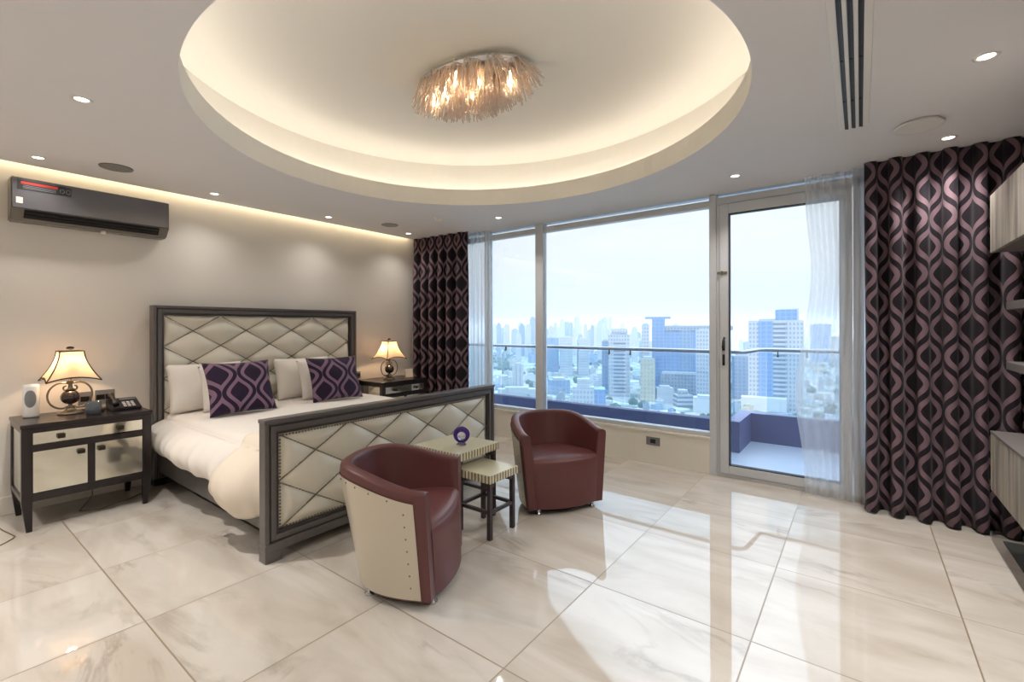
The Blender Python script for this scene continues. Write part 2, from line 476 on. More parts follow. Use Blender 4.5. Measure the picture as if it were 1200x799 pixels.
# fascia lip of the oval, the cove pocket behind it, the upper ceiling
ZF, ZU = 2.86, 3.2
def ring(bm, prof, mi=0):
    R = [[bm.verts.new(ell(2 * PI * i / NSEG, k, z)) for i in range(NSEG)] for k, z in prof]
    for a, b in zip(R, R[1:]):
        for i in range(NSEG):
            f = bm.faces.new((a[i], a[(i + 1) % NSEG], b[(i + 1) % NSEG], b[i])); f.smooth = len(prof) > 5; f.material_index = mi
    return R
bm = B(); ring(bm, [(0, ZC), (.008, ZF), (.035, ZF)]); ring(bm, [(.035, ZF), (.035, ZC + .05)]); ring(bm, [(.035, ZC + .05), (.27, ZC + .05)])
structure('trim_1', bm, 'cove')
bm = B(); ring(bm, [(.27, ZC + .05), (.27, ZU)]); R = ring(bm, [(.27, ZU), (.02, ZU + .03)]); cap(bm, R[-1])
structure('trim_2', bm, 'cove')
bm = B()
ring(bm, [(.12, ZC + .125), (.12, ZC + .137), (.145, ZC + .137), (.145, ZC + .125), (.12, ZC + .125)])
tag(link('cove_light', bm, 'led'), 'warm light strip hidden behind the lip of the oval ceiling recess', 'light strip')
bm = B(); box(bm, XB + .055, XB + .075, .2 - 2, YW - .3, ZC + .06, ZC + .075)
tag(link('slot_light', bm, 'led2'), 'warm light strip in the ceiling slot above the bed wall', 'light strip')
# roof slab so that no daylight leaks in from above
bm = B(); box(bm, XB - .3, XR + .3, YK - .3, YW + .06, 3.3, 3.4); structure('ceiling_slab', bm, 'ceiling')
bm = B(); box(bm, XB - .12, XR + .12, YW + .07, YW + .16, ZC, 3.4); structure('wall_lintel', bm, 'ceiling')

# ------------------------------------------------------------------ window and door
YG = YW + .06
def pane(parent, x0, x1, z0, z1, y=None):
    bm = B(); y = y or YG
    box(bm, x0, x1, y - .004, y + .004, z0, z1)
    o = link('pane', bm, 'glass', parent); return o
bm = B()
box(bm, -3.2, -3.085, YW + .0, YW + .09, .36, ZC, .004)               # mullion
box(bm, -1.165, -1.1, YW - .005, YW + .09, .0, ZC, .004)               # post beside the door
box(bm, -4.02, -3.95, YW, YW + .09, .36, ZC, .004)
box(bm, -4.62, -4.02, YW + .01, YW + .09, 2.585, 2.65, .004); box(bm, -4.62, -4.02, YW + .005, YW + .09, .36, .40, .004)
box(bm, -3.95, -3.2, YW + .01, YW + .09, 2.585, 2.65, .004)
box(bm, -3.085, -1.165, YW + .01, YW + .09, 2.585, 2.65, .004)
box(bm, -3.95, -3.2, YW + .005, YW + .09, .36, .40, .004)
box(bm, -3.085, -1.165, YW + .005, YW + .09, .36, .40, .004)
w1 = structure('window_1', bm, 'alu')
for x0, x1 in ((-4.62, -4.02), (-3.95, -3.2), (-3.085, -1.165)):
    pane(w1, x0, x1, .40, 2.585); pane(w1, x0, x1, 2.65, ZC)
bm = B()
box(bm, -1.1, .03, YW + .0, YW + .09, 2.595, 2.66, .004)
box(bm, -.045, .03, YW, YW + .09, 0, ZC, .004)
box(bm, -1.1, -1.075, YW + .01, YW + .09, 0, 2.6, .003)
box(bm, -1.1, .03, YW, YW + .09, 0, .03, .003)
d1 = structure('door_1', bm, 'alu')
bm = B(); box(bm, .36, .42, YW, YW + .09, 0, ZC, .004); box(bm, .03, .36, YW, YW + .16, 0, .36, .003); box(bm, .03, .36, YW, YW + .09, 2.595, 2.66, .003)
w2 = structure('window_2', bm, 'alu'); pane(w2, .03, .36, .36, 2.595); pane(w2, .03, .36, 2.66, ZC)
pane(d1, -1.1, .03, 2.66, ZC)
bm = B(); y0, y1 = YW - .015, YW + .05
box(bm, -1.07, -.99, y0, y1, .035, 2.59, .006); box(bm, -.13, -.05, y0, y1, .035, 2.59, .006)
box(bm, -.99, -.13, y0, y1, .035, .115, .006); box(bm, -.99, -.13, y0, y1, 2.495, 2.59, .006)
for a in ((-.99, -.982, .115, 2.495), (-.138, -.13, .115, 2.495)): box(bm, a[0], a[1], y0 + .004, y1 - .004, a[2], a[3], 0, 2, 1)
for a in ((.115, .123), (2.487, 2.495)): box(bm, -.99, -.13, y0 + .004, y1 - .004, a[0], a[1], 0, 2, 1)
leaf = link('door_leaf', bm, ['alu', 'gasket'], d1)
pane(leaf, -.982, -.138, .123, 2.487, YW + .02)
bm = B()
box(bm, -1.045, -1.02, y0 - .012, y0, 1.20, 1.30, .004)
tube(bm, [(-1.032, y0 - .01, 1.235), (-1.032, y0 - .05, 1.235), (-1.028, y0 - .055, 1.25), (-1.015, y0 - .055, 1.33)], .009, 8)
link('handle', bm, 'gasket', leaf)
bm = B(); box(bm, -1.044, -1.022, y0 - .01, y0, 1.06, 1.165, .004); box(bm, -1.038, -1.028, y0 - .014, y0 - .008, 1.09, 1.13, .002)
link('lock_plate', bm, 'black', leaf)
bm = B(); box(bm, -1.09, -1.0, y0 - .012, y0, 1.925, 1.95, .003); cylz(bm, -1.045, y0 - .012, 1.92, 1.955, .008, 10)
link('latch', bm, 'nail', leaf)

# wall outlet under the window
def wall_plate(name, label, loc, w, h, axis, sock, group=None, frame='grey_plastic'):
    t = thing(name, label, 'socket', loc, 0 if axis == 'y' else PI / 2, group)
    bm = B(); box(bm, -w / 2, w / 2, -.008, 0, -h / 2, h / 2, .003); link('plate', bm, frame, t)
    bm = B()
    for x in sock: box(bm, x - .028, x + .028, -.011, -.007, -.022, .022, .002)
    link('socket_insert', bm, 'black', t)
    return t
wall_plate('wall_socket', 'grey wall socket low on the marble wall under the window', (-1.722, YW, .238), .145, .085, 'y', (.0,))

# ------------------------------------------------------------------ ceiling fittings
def downlight(x, y, label, power=92.):
    SPOT = 125
    t = thing('recessed_downlight', label, 'downlight', (x, y, ZC), 0, 'recessed ceiling downlights')
    power = 11 if x < -4.5 else (32 if y > 4 else power)
    bm = B(); lathe(bm, [(.030, -.001), (.034, -.006), (.046, -.006), (.05, 0)], seg=24); link('trim_ring', bm, 'white_plastic', t)
    bm = B(); lathe(bm, [(0, -.002), (.0305, -.002)], seg=20); link('lens', bm, 'spot', t)
    l = lamp('downlight_beam', 'SPOT', (0, 0, -.012), power, '#fdf6f0', t, spot_size=math.radians(SPOT), spot_blend=1., shadow_soft_size=.03)
    return t
DL = [(-3.43, .60, 'recessed downlight above the bed end, nearest the air conditioner side of the oval'),
      (-4.86, .61, 'recessed downlight directly in front of the wall air conditioner'),
      (-4.86, 1.78, 'recessed downlight in the bed wall row, over the bed side beside the air conditioner'),
      (-4.86, 2.95, 'recessed downlight in the bed wall row, over the far side of the bed'),
      (-4.86, 4.12, 'recessed downlight in the corner just before the dark curtain'),
      (-3.335, 4.16, 'recessed downlight in the window row, between smoke detector and mullion'),
      (-.836, 4.22, 'recessed downlight in front of the glass balcony door'),
      (.475, 4.24, 'recessed downlight above the wide dark curtain, beyond the round speaker'),
      (.475, 3.067, 'brightest recessed downlight, between the slot vent and the shelving')]
DL += [(-.2, -.9, 'added fill downlight, out of view behind the doorway end of the slot vent'), (-2.1, -.9, 'added fill downlight, out of view at the inner end of the room past the oval'),  # unseen fill lamps, added to brighten the interior
       (-4.2, -.9, 'added fill downlight, out of view in the inner corner by the bed wall'), (.475, 1.6, 'added fill downlight, out of view over the near part of the shelving')]
for x, y, l in DL: downlight(x, y, l)
def speaker(x, y, r, label, flush=True):
    t = thing('ceiling_speaker', label, 'speaker', (x, y, ZC), 0, 'round ceiling speakers')
    bm = B(); z = -.004 if flush else -.022
    lathe(bm, [(0, z), (r * .9, z)], seg=32); link('grille', bm, 'grey_plastic' if flush else 'white_plastic', t)
    bm = B(); lathe(bm, [(r * .9, z), (r, z - .002), (r * 1.02, z + .004), (r * (1.0 if flush else .86), 0)], seg=32); link('rim', bm, 'ac_side' if flush else 'white_plastic', t)
    return t
speaker(-4.68, 1.02, .105, 'flush grey round ceiling speaker near the air conditioner')
speaker(-4.64, 3.64, .10, 'flush grey round ceiling speaker near the curtained corner')
speaker(.295, 3.83, .12, 'white round ceiling speaker standing proud beside the slot vent', False)
t = thing('smoke_detector', 'small cream smoke detector on the ceiling beside the oval recess', 'smoke detector', (-3.88, 3.73, ZC))
bm = B(); lathe(bm, [(.055, 0), (.055, -.012), (.05, -.015), (0, -.015)]); link('base', bm, 'white_plastic', t)
bm = B(); lathe(bm, [(.042, -.015), (.04, -.04), (.03, -.046), (0, -.046)]); link('sensor_head', bm, 'card', t)
# linear slot vent
t = thing('slot_vent', 'long white three-slot air vent in the ceiling', 'vent', (-.03, 0, ZC))
bm = B(); y0v, y1v = .9, 3.66
for x0, x1 in ((-.076, -.046), (-.026, -.011), (.011, .026), (.046, .076)): box(bm, x0, x1, y0v, y1v, -.006, .0, .0015)
link('frame', bm, 'white_plastic', t)
for x in (-.036, 0, .036):
    bm = B(); box(bm, x - .0095, x + .0095, y0v, y1v, -.002, -.0005)
    box(bm, x + .001, x + .0085, y0v, y1v, -.005, -.002, 0, 2, 1)
    for yy in (1.4, 2.05, 2.7, 3.2): box(bm, x - .009, x + .009, yy, yy + .014, -.0056, -.001)
    link('slot', bm, ['black', 'pewter_dark'], t)

# ------------------------------------------------------------------ chandelier
t = thing('crystal_chandelier', 'oval flush chandelier of glowing peach crystal rods in the ceiling recess', 'chandelier', (-2.205, 2.46, ZU + .026), math.radians(6))
CA, CB = .475, .285
bm = B(); cylz(bm, 0, 0, -.05, -.036, .97, 48, 0, CA, CB); cylz(bm, 0, 0, -.046, 0, .5, 32, 0, CA, CB); link('mounting_plate', bm, 'chrome', t)
def rod(bm, x, y, tx, ty, ln, r=.0056):
    d = Vector((tx, ty, -1)).normalized(); p = Vector((x, y, -.045))
    tube(bm, [p, p + d * ln * .5, p + d * ln], [r, r, r * .8], 6)
random.seed(11)
RODS = []
for i in range(620):
    a = random.random() * 2 * PI; q = math.sqrt(random.random()) * .98
    x, y = CA * q * math.cos(a), CB * q * math.sin(a)
    tx = .85 * (x / CA) ** 3 + random.uniform(-.32, .32); ty = .22 * y / CB + random.uniform(-.26, .26)
    RODS.append((x, y, tx, ty, .185 * (1.1 - .45 * q * q) * random.uniform(.86, 1.08)))
near = sorted(range(len(RODS)), key=lambda i: RODS[i][1] - .6 * RODS[i][0] * .2)
first = set(near[:95])
for i in sorted(first):
    bm = B(); rod(bm, *RODS[i], r=.0062); link('crystal_rod', bm, 'crystal', t)
bm = B()
for i in range(len(RODS)):
    if i not in first: rod(bm, *RODS[i])
o = link('crystal_rod', bm, 'crystal', t); o['kind'] = 'stuff'
for bx, by in ((-.33, -.03), (-.17, -.1), (-.02, .03), (.13, -.1), (.3, 0.02), (-.02, -.17)):
    bm = B(); ball(bm, (bx, by, -.13), .013, 10, sz=1.6); tube(bm, [(bx, by, -.11), (bx, by, -.03)], .006, 6); link('bulb', bm, 'bulb', t)
    lamp('bulb_light', 'POINT', (bx, by, -.13), 300., '#ffd5aa', t, shadow_soft_size=.012)

# ------------------------------------------------------------------ air conditioner
AX0, AX1, AY0, AY1, AZ0, AZ1 = XB, XB + .19, .49, 1.475, 2.25, 2.575
t = thing('air_conditioner', 'dark graphite split air conditioner high on the bed wall', 'air conditioner', (XB, .98, AZ0))
def A(x, y, z): return (x, y - .98, z - AZ0)
prof = [(0, AZ0), (.0, AZ1), (.15, AZ1), (.175, AZ1 - .012), (.19, AZ1 - .05), (.19, AZ0 + .095), (.183, AZ0 + .085), (.13, AZ0 + .02), (.10, AZ0)]
bm = B()
for y0, y1 in ((AY0, AY1),):
    L_ = [bm.verts.new(A(x, y0, z)) for x, z in prof]; R_ = [bm.verts.new(A(x, y1, z)) for x, z in prof]
    for i in range(len(prof)): bm.faces.new((L_[i], L_[(i + 1) % len(prof)], R_[(i + 1) % len(prof)], R_[i]))
    bm.faces.new(L_[::-1]); bm.faces.new(R_)
bmesh.ops.bevel(bm, geom=[e for e in bm.edges if abs(e.verts[0].co.y - e.verts[1].co.y) < .01], offset=.008, segments=2, affect='EDGES')
link('housing', bm, 'ac_side', t)
bm = B(); box(bm, .186, .197, AY0 + .004 - .98, AY1 - .004 - .98, .085, AZ1 - AZ0 - .012, .004); link('front_panel', bm, 'ac', t)
bm = B()
n = len(bm.verts)
def quad(bm, a, b, c, d, mi=0):
    bm.faces.new([bm.verts.new(p) for p in (a, b, c, d)]).material_index = mi
e = .004
quad(bm, (.178 + e, AY0 + .07 - .98, .078), (.178 + e, AY1 - .07 - .98, .078), (.132 + e, AY1 - .07 - .98, .02), (.132 + e, AY0 + .07 - .98, .02))
bmesh.ops.solidify(bm, geom=list(bm.faces), thickness=.003)
link('air_outlet', bm, 'black', t)
for k in range(2):
    bm = B(); zz = .035 + .022 * k; xx = .146 + .018 * k
    box(bm, xx, xx + .012, AY0 + .08 - .98, AY1 - .08 - .98, zz, zz + .004, .001); link('louver', bm, 'ink', t)
bm = B(); box(bm, .1965, .1985, -.46, -.16, .225, .295, .0008)
box(bm, .198, .1995, -.44, -.24, .268, .286, .0004, 1, 1)
for k in range(3): box(bm, .198, .1992, -.43, -.25, .236 + .01 * k, .2395 + .01 * k, 0, 1, 2)
for y in (-.215, -.18):
    tube(bm, [(.1988, y + .012 * math.cos(a * PI / 6), .258 + .016 * math.sin(a * PI / 6)) for a in range(12)], .0022, 5, True, 2)
link('energy_sticker', bm, ['ink', 'acred', 'grey_plastic'], t)
bm = B(); box(bm, .1965, .198, -.465, -.43, .12, .165, .0005); link('white_sticker', bm, 'card', t)
bm = B(); tube(bm, [(.1, .05, .0), (.105, .05, -.02)], .018, 10); link('drain_spout', bm, 'white_plastic', t)

def smooth(x): x = max(0, min(1, x)); return x * x * (3 - 2 * x)
# ------------------------------------------------------------------ curtains
def curtain(name, label, pts, z0, z1, folds, amp, m, cat='curtain', upm=1.25, flare=0., seed=1, part_x=None, u0=0., thick=.004):
    """Cloth hung along the plan polyline pts (top) with deep rounded folds; returns one mesh."""
    rnd = random.Random(seed)
    P = [Vector((p[0], p[1], 0)) for p in pts]
    seg = [(b - a).length for a, b in zip(P, P[1:])]; tot = sum(seg)
    def at(s):
        s *= tot
        for (a, b), l in zip(zip(P, P[1:]), seg):
            if s <= l + 1e-9: return a + (b - a) * (s / l), (b - a).normalized()
            s -= l
        return P[-1], (P[-1] - P[-2]).normalized()
    ph = [rnd.uniform(-.35, .35) for _ in range(folds + 2)]; am = [rnd.uniform(.85, 1.12) for _ in range(folds + 2)]
    nu, nv = folds * 18, 26
    def fn(a, b):
        p, d = at(a); nrm = Vector((d.y, -d.x, 0))
        k = a * folds; i = int(k); f = k - i
        pj = ph[i] * (1 - f) + ph[i + 1] * f; aj = am[i] * (1 - f) + am[i + 1] * f
        w = math.sin(2 * PI * k + pj)
        low = 1 - b
        q = p + nrm * (w * amp * aj * (.42 + .5 * smooth(low * 3.5) + .14 * low)) + d * (-math.sin(4 * PI * k + 2 * pj) * amp * .16) + d * (.012 * math.sin(3 * b + 5 * a) * low)
        return Vector((q.x, q.y, z0 + (z1 - z0) * b + (.006 * math.sin(2 * PI * k + 1) if b == 0 else 0)))
    arc = [0.]
    for i in range(nu): arc.append(arc[-1] + (fn((i + 1) / nu, .5) - fn(i / nu, .5)).length)
    def uv(a, b):
        i = int(round(a * nu)); return (u0 + arc[i] / arc[-1] * folds * upm, (z1 - z0) * b)
    bm = B(); sheet(bm, fn, nu, nv, uv)
    o = link(name, bm, m)
    md = o.modifiers.new('cloth', 'SOLIDIFY'); md.thickness = thick; md.offset = 0
    tag(o, label, cat)
    return o
curtain('curtain', 'dark plum ogee patterned curtain in the corner beside the bed', [(-5.14, 4.46), (-4.15, 4.50)], .01, ZC + .02, 6, .062, 'ogee', upm=.36, seed=3, u0=.0)
curtain('curtain', 'wide dark plum ogee patterned curtain between balcony door and shelving', [(.03, 4.52), (.5, 4.50), (1.09, 4.53)], .01, ZC + .02, 7, .066, 'ogee', upm=.36, seed=5, u0=.0)
curtain('sheer_curtain', 'narrow white sheer curtain beside the corner curtain', [(-4.2, 4.62), (-3.86, 4.64)], .012, ZC - .002, 5, .024, 'sheer', 'sheer curtain', seed=8, thick=0.)

def sheer_right():
    rnd = random.Random(4)
    def edge(z):      # free left edge, swept in where it is caught back
        return -.375 - .075 * math.exp(-((z - .85) / .42) ** 2) + .045 * math.exp(-((z - 1.9) / .4) ** 2)
    folds = 5
    def fn(a, b):
        z = .012 + (ZC - .014) * b; x0 = edge(z); x1 = .05
        k = a * folds
        return Vector((x0 + (x1 - x0) * a, 4.63 + .022 * math.sin(2 * PI * k + .9 * math.sin(5 * a)) * (.5 + .6 * a), z))
    bm = B(); sheet(bm, fn, folds * 14, 40)
    o = link('sheer_curtain', bm, 'sheer'); tag(o, 'white sheer curtain drawn partly across the balcony door', 'sheer curtain')
sheer_right()

# ------------------------------------------------------------------ bed
BY0, BY1 = 1.315, 3.495
bed = thing('bed', 'large bed with diamond tufted cream leather headboard and footboard in pewter frames', 'bed', (-4.0, 2.4, 0))
def BL(x, y, z): return Vector((x + 4.0, y - 2.4, z))
def bbox(bm, x0, x1, y0, y1, z0, z1, bev=0., mi=0): box(bm, x0 + 4, x1 + 4, y0 - 2.4, y1 - 2.4, z0, z1, bev, 2, mi)
def frame_mould(bm, xb, xf, y0, y1, z0, z1, w, mi_dark=1):
    """Stepped picture-frame moulding facing +X."""
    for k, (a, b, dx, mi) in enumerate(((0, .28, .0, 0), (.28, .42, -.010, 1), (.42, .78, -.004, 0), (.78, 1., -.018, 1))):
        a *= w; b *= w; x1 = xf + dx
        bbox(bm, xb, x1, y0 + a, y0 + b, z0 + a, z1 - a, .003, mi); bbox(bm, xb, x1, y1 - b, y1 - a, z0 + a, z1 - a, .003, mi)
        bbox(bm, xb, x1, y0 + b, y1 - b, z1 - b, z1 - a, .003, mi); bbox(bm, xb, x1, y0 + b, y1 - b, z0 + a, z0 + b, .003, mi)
def tufted(parent, xb, y0, y1, z0, z1, nodes_y, pz, puff=.032, nail=True):
    py = (y1 - y0) / nodes_y
    def hgt(y, z):
        a = ((y - y0) / py + (z1 - z) / pz); b = ((y - y0) / py - (z1 - z) / pz)
        fa = abs(a - round(a)) * 2; fb = abs(b - round(b)) * 2
        e = (min(y - y0, y1 - y, z - z0, z1 - z) - (.024 if nail else 0)) / .04; e = max(0, min(1, e))
        return puff * (min(fa, 1) * (2 - min(fa, 1)) * min(fb, 1) * (2 - min(fb, 1))) ** .6 * (.06 + .94 * math.sqrt(e))
    ny, nz = int((y1 - y0) / .0125), int((z1 - z0) / .0125)
    bm = B()
    sheet(bm, lambda a, b: BL(xb + hgt(y0 + (y1 - y0) * a, z0 + (z1 - z0) * b), y0 + (y1 - y0) * a, z0 + (z1 - z0) * b), ny, nz)
    link('tufted_panel', bm, 'cream_leather', parent)
    bm = B()
    # diagonal rows of pewter welting in the valleys
    rows = (z1 - z0) / pz
    for k in range(-8, 9):
        for s in (1, -1):
            pts = []
            for i in range(121):
                y = y0 + (y1 - y0) * i / 120
                zz = z1 - s * ((y - y0) / py - k) * pz
                if z0 + .004 <= zz <= z1 - .004: pts.append(BL(xb + .007, y, zz))
            if len(pts) > 2: tube(bm, pts, .0046, 5)
    link('diamond_welting', bm, 'nail', parent)
    if nail:
        bm = B(); st = .021
        pts = [(y0 + .012 + i * st, z) for z in (z0 + .012, z1 - .012) for i in range(int((y1 - y0 - .02) / st))] + [(y, z0 + .012 + i * st) for y in (y0 + .012, y1 - .012) for i in range(int((z1 - z0 - .02) / st))]
        for y, z in pts:
            q = bmesh.new(); bmesh.ops.create_icosphere(q, subdivisions=1, radius=.0068, matrix=Matrix.Translation(BL(xb + .006, y, z))); merge(bm, q)
        link('nailhead_trim', bm, 'nail', parent)
# headboard
HX0, HX1 = -5.19, -5.085
bm = B(); bbox(bm, HX0, HX0 + .05, BY0 + .06, BY1 - .04, .2, 1.6)
frame_mould(bm, HX0, HX1, BY0 + .05, BY1 - .03, .0, 1.635, .085)
hb = link('headboard', bm, ['pewter', 'pewter_dark'], bed)
tufted(hb, HX0 + .05, BY0 + .135, BY1 - .115, .37, 1.548, 4, .295, .046, False)
# footboard
FX0, FX1 = -2.935, -2.86
bm = B(); bbox(bm, FX0, FX0 + .04, BY0 + .03, BY1 - .03, .13, .82)
frame_mould(bm, FX0, FX1, BY0, BY1, .085, .86, .092)
bbox(bm, FX0 - .008, FX1 + .012, BY0 - .004, BY1 + .004, .065, .115, .006)
bbox(bm, FX0 - .004, FX1 + .006, BY0 - .006, BY1 + .006, .845, .868, .005)
fb = link('footboard', bm, ['pewter', 'pewter_dark'], bed)
tufted(fb, FX0 + .04, BY0 + .092, BY1 - .092, .172, .768, 4, .298, .042, True)
for y in (BY0, BY1 - .1):
    bm = B(); bbox(bm, FX0 - .004, FX1 + .008, y - .002, y + .102, 0, .075, .005); link('foot', bm, 'pewter', bed)
for y in (BY0 + .05, BY1 - .14):
    bm = B(); bbox(bm, HX0 + .005, HX1 + .01, y, y + .1, 0, .06, .005); link('foot', bm, 'espresso', bed)
for y in (BY0 + .085, BY1 - .125):
    bm = B(); bbox(bm, HX1, FX0, y, y + .04, .12, .31, .006); link('side_rail', bm, 'pewter', bed)
bm = B(); bbox(bm, HX1 + .004, FX0 - .004, BY0 + .14, BY1 - .14, .16, .34, .02); link('box_spring', bm, 'espresso', bed)
bm = B(); bbox(bm, HX1 + .01, FX0 - .01, BY0 + .13, BY1 - .13, .34, .61, .05); link('mattress', bm, 'linen', bed)

def duvet_fn(lift, hemf, bulge, yedge=BY0 + .13, ridx=0.):
    """Cross-bed profile: hem, bulging side, rounded shoulder, top, and the same down the far side."""
    def f(x, s):
        hem = hemf(x); top = .655 + lift; side = .24
        s2 = s if s <= .5 else 1 - s           # 0 hem .. .5 middle of the bed
        sgn = 1 if s <= .5 else -1
        if s2 < side:
            q = s2 / side
            z = hem + (top - .05 - hem) * q
            out = bulge(x) * (math.sin(PI * min(1, .12 + q * .93)) ** .7) + .045 * (1 - q)
            rip = .016 * math.sin(x * 17 + 1.2 * math.sin(x * 5)) * (1 - q) + .006 * math.sin(x * 41 + 3 * q) * (1 - .5 * q)
            y = yedge - out * (1 if sgn > 0 else .35) - rip - lift
        else:
            q = (s2 - side) / (.5 - side)
            a = min(1, q / .18) * PI / 2
            y = yedge + .06 * (1 - math.cos(a)) - (0) + max(0, q - .18) / .82 * (2.405 - yedge - .06)
            z = top - .05 + .05 * math.sin(a) + .006 * math.sin(x * 9 + y * 7) * smooth((q - .1) * 3) - .02 * smooth(1 - q * 2.5)
            y -= lift * (1 - q)
            y -= bulge(x) * .0
        if sgn < 0: y = 2 * 2.405 - y
        return Vector((x, y, z))
    return f
def hem_d(x):
    return .335 + .09 * smooth((-4.55 - x) / .45) - .05 * smooth((x + 4.3) / .8) + .014 * math.sin(x * 11)
fd = duvet_fn(0., hem_d, lambda x: .12 * (.6 + .4 * math.sin((x + 5.1) * 2.2)) * smooth((-2.9 - x) / .3) + .03)
bm = B()
sheet(bm, lambda a, b: fd(-5.06 + 2.1 * a, b), 110, 90)
o = link('duvet', bm, 'linen'); md = o.modifiers.new('cloth', 'SOLIDIFY'); md.thickness = .022; md.offset = -1
tag(o, 'white duvet hanging over the bed side below the pillows', 'duvet')
# folded coverlet across the foot of the bed, its head edge slanting
def throw_pt(a, b):
    s = .0 + b
    s2 = s if s <= .5 else 1 - s
    x0 = -3.56 + .42 * smooth((s2 - .02) / .22) * 0 - .0
    # the edge runs up the side, then turns back over the top towards the foot-left corner
    w = smooth((s2 - .2) / .3)
    x0 = -3.50 + .10 * smooth(s2 / .2) - .42 * w
    x1 = -2.955
    x = x0 + (x1 - x0) * a
    f = duvet_fn(.026, lambda x: .265 - .05 * smooth((x + 3.5) / .3) + .05 * smooth((x + 3.15) / .2) + .01 * math.sin(x * 13), lambda x: .13 * smooth((-2.88 - x) / .3) + .045)
    return f(x, s)
bm = B(); sheet(bm, throw_pt, 34, 90)
o = link('coverlet', bm, 'throw'); md = o.modifiers.new('cloth', 'SOLIDIFY'); md.thickness = .016; md.offset = -1
tag(o, 'cream coverlet folded across the foot of the bed, falling over its side', 'coverlet')

def pillow(name, label, cat, loc, W, H, T, rz, tilt, m, group=None, uvs=(0, 0), pinch=.05, seed=0):
    rnd = random.Random(seed); p1, p2 = rnd.uniform(0, 6), rnd.uniform(0, 6)
    bm = B()
    def mk(sg):
        def fn(a, b):
            u, v = 2 * a - 1, 2 * b - 1
            k = (max(0, 1 - abs(u) ** 2.6) ** .55) * (max(0, 1 - abs(v) ** 2.6) ** .55)
            x = W / 2 * u * (1 - pinch * (1 - abs(v) ** 2)); z = H / 2 * v * (1 - pinch * (1 - abs(u) ** 2))
            wr = .006 * math.sin(7 * u + p1) * math.sin(6 * v + p2) * k
            return Vector((x, sg * (T / 2 * k + wr), z + H / 2))
        return fn
    uvf = lambda a, b: (uvs[0] + a * W, uvs[1] + b * H)
    sheet(bm, mk(-1), 26, 22, uvf); sheet(bm, mk(1), 26, 22, uvf)
    bmesh.ops.remove_doubles(bm, verts=list(bm.verts), dist=1e-5)
    o = link(name, bm, m); o.location = loc; o.rotation_euler = (tilt, 0, rz)
    tag(o, label, cat, group)
    return o
# pillows face +X (rz 90 turns local -Y to +X); tilt leans their tops to the headboard
RZ = math.radians(90)
pillow('pillow', 'rear white pillow leaning on the headboard beside the near nightstand', 'pillow', (-4.93, 1.76, .655), .64, .45, .17, RZ, math.radians(-14), 'linen', 'white bed pillows', seed=1)
pillow('pillow', 'front white pillow tucked behind the near patterned cushion', 'pillow', (-4.74, 1.95, .66), .62, .43, .17, RZ, math.radians(-18), 'linen', 'white bed pillows', seed=2)
pillow('pillow', 'rear white pillow leaning on the headboard at the window side', 'pillow', (-4.93, 2.72, .655), .64, .45, .17, RZ, math.radians(-14), 'linen', 'white bed pillows', seed=3)
pillow('pillow', 'front white pillow tucked behind the window-side patterned cushion', 'pillow', (-4.72, 2.86, .66), .6, .43, .17, RZ, math.radians(-18), 'linen', 'white bed pillows', seed=4)
pillow('cushion', 'plum ogee patterned cushion on the bed nearer the air conditioner', 'cushion', (-4.42, 1.865, .660), .58, .49, .19, RZ + .04, math.radians(-20), 'ogee_c', 'plum patterned cushions', (.07, .0), .07, 5)
pillow('cushion', 'plum ogee patterned cushion on the bed nearer the window', 'cushion', (-4.42, 2.80, .660), .57, .48, .19, RZ - .05, math.radians(-20), 'ogee_c', 'plum patterned cushions', (.2, .08), .07, 6)

# ------------------------------------------------------------------ nightstands
def nightstand(label, loc):
    t = thing('nightstand', label, 'nightstand', loc, 0, 'mirrored nightstands')
    D, W, H = .54, .735, .755            # local: x 0 (wall) .. D (front), y 0 .. W
    bm = B(); box(bm, -.004, D + .006, -.006, W + .006, H - .028, H, .004); link('top', bm, 'espresso', t)
    bm = B()
    for y0, y1 in ((0, .055), (W - .055, W)):
        box(bm, D - .05, D, y0, y1, .21, H - .028, .003); box(bm, 0, .05, y0, y1, .21, H - .028, .003)
        box(bm, .05, D - .05, y0 if y0 == 0 else W - .02, .02 if y0 == 0 else W, .21, .245, .002)
        box(bm, .05, D - .05, y0 if y0 == 0 else W - .02, .02 if y0 == 0 else W, H - .06, H - .028, .002)
    for z0, z1 in ((.21, .265), (.56, .605), (H - .062, H - .028)): box(bm, D - .03, D, .055, W - .055, z0, z1, .002)
    box(bm, D - .03, D, W / 2 - .018, W / 2 + .018, .265, .56, .002)
    box(bm, .0, .012, .05, W - .05, .21, H - .03); box(bm, .01, D - .03, .02, W - .02, .21, .225)
    link('carcass', bm, 'espresso', t)
    for y in (.008, W - .014):
        bm = B(); box(bm, .05, D - .05, y, y + .006, .245, H - .06); link('mirrored_side', bm, 'mirror', t)
    for y in (.0275, W - .0275):
        for x in (.025, D - .025):
            bm = B(); frustum(bm, (x + (.006 if x < .1 else -.0), y + (.012 if y < .2 else -.012), 0), .032, .03, (x, y, .212), .05, .055); link('leg', bm, 'espresso', t)
    def knob(parent, y, z):
        bm = B(); box(bm, D - .006, D + .006, y - .007, y + .007, z - .007, z + .007, .001); box(bm, D + .006, D + .022, y - .021, y + .021, z - .016, z + .016, .004)
        link('knob', bm, 'bronze_knob', parent)
    bm = B(); box(bm, D - .022, D - .006, .057, W - .057, .607, H - .064, .003); d = link('drawer', bm, 'mirror', t)
    knob(d, .2, .65); knob(d, W - .2, .65)
    for y0, y1, ky in ((.057, W / 2 - .02, W / 2 - .06), (W / 2 + .02, W - .057, W / 2 + .055)):
        bm = B(); box(bm, D - .022, D - .006, y0, y1, .267, .558, .003); d = link('door', bm, 'mirror', t); knob(d, ky, .515)
    return t
NZ = .756
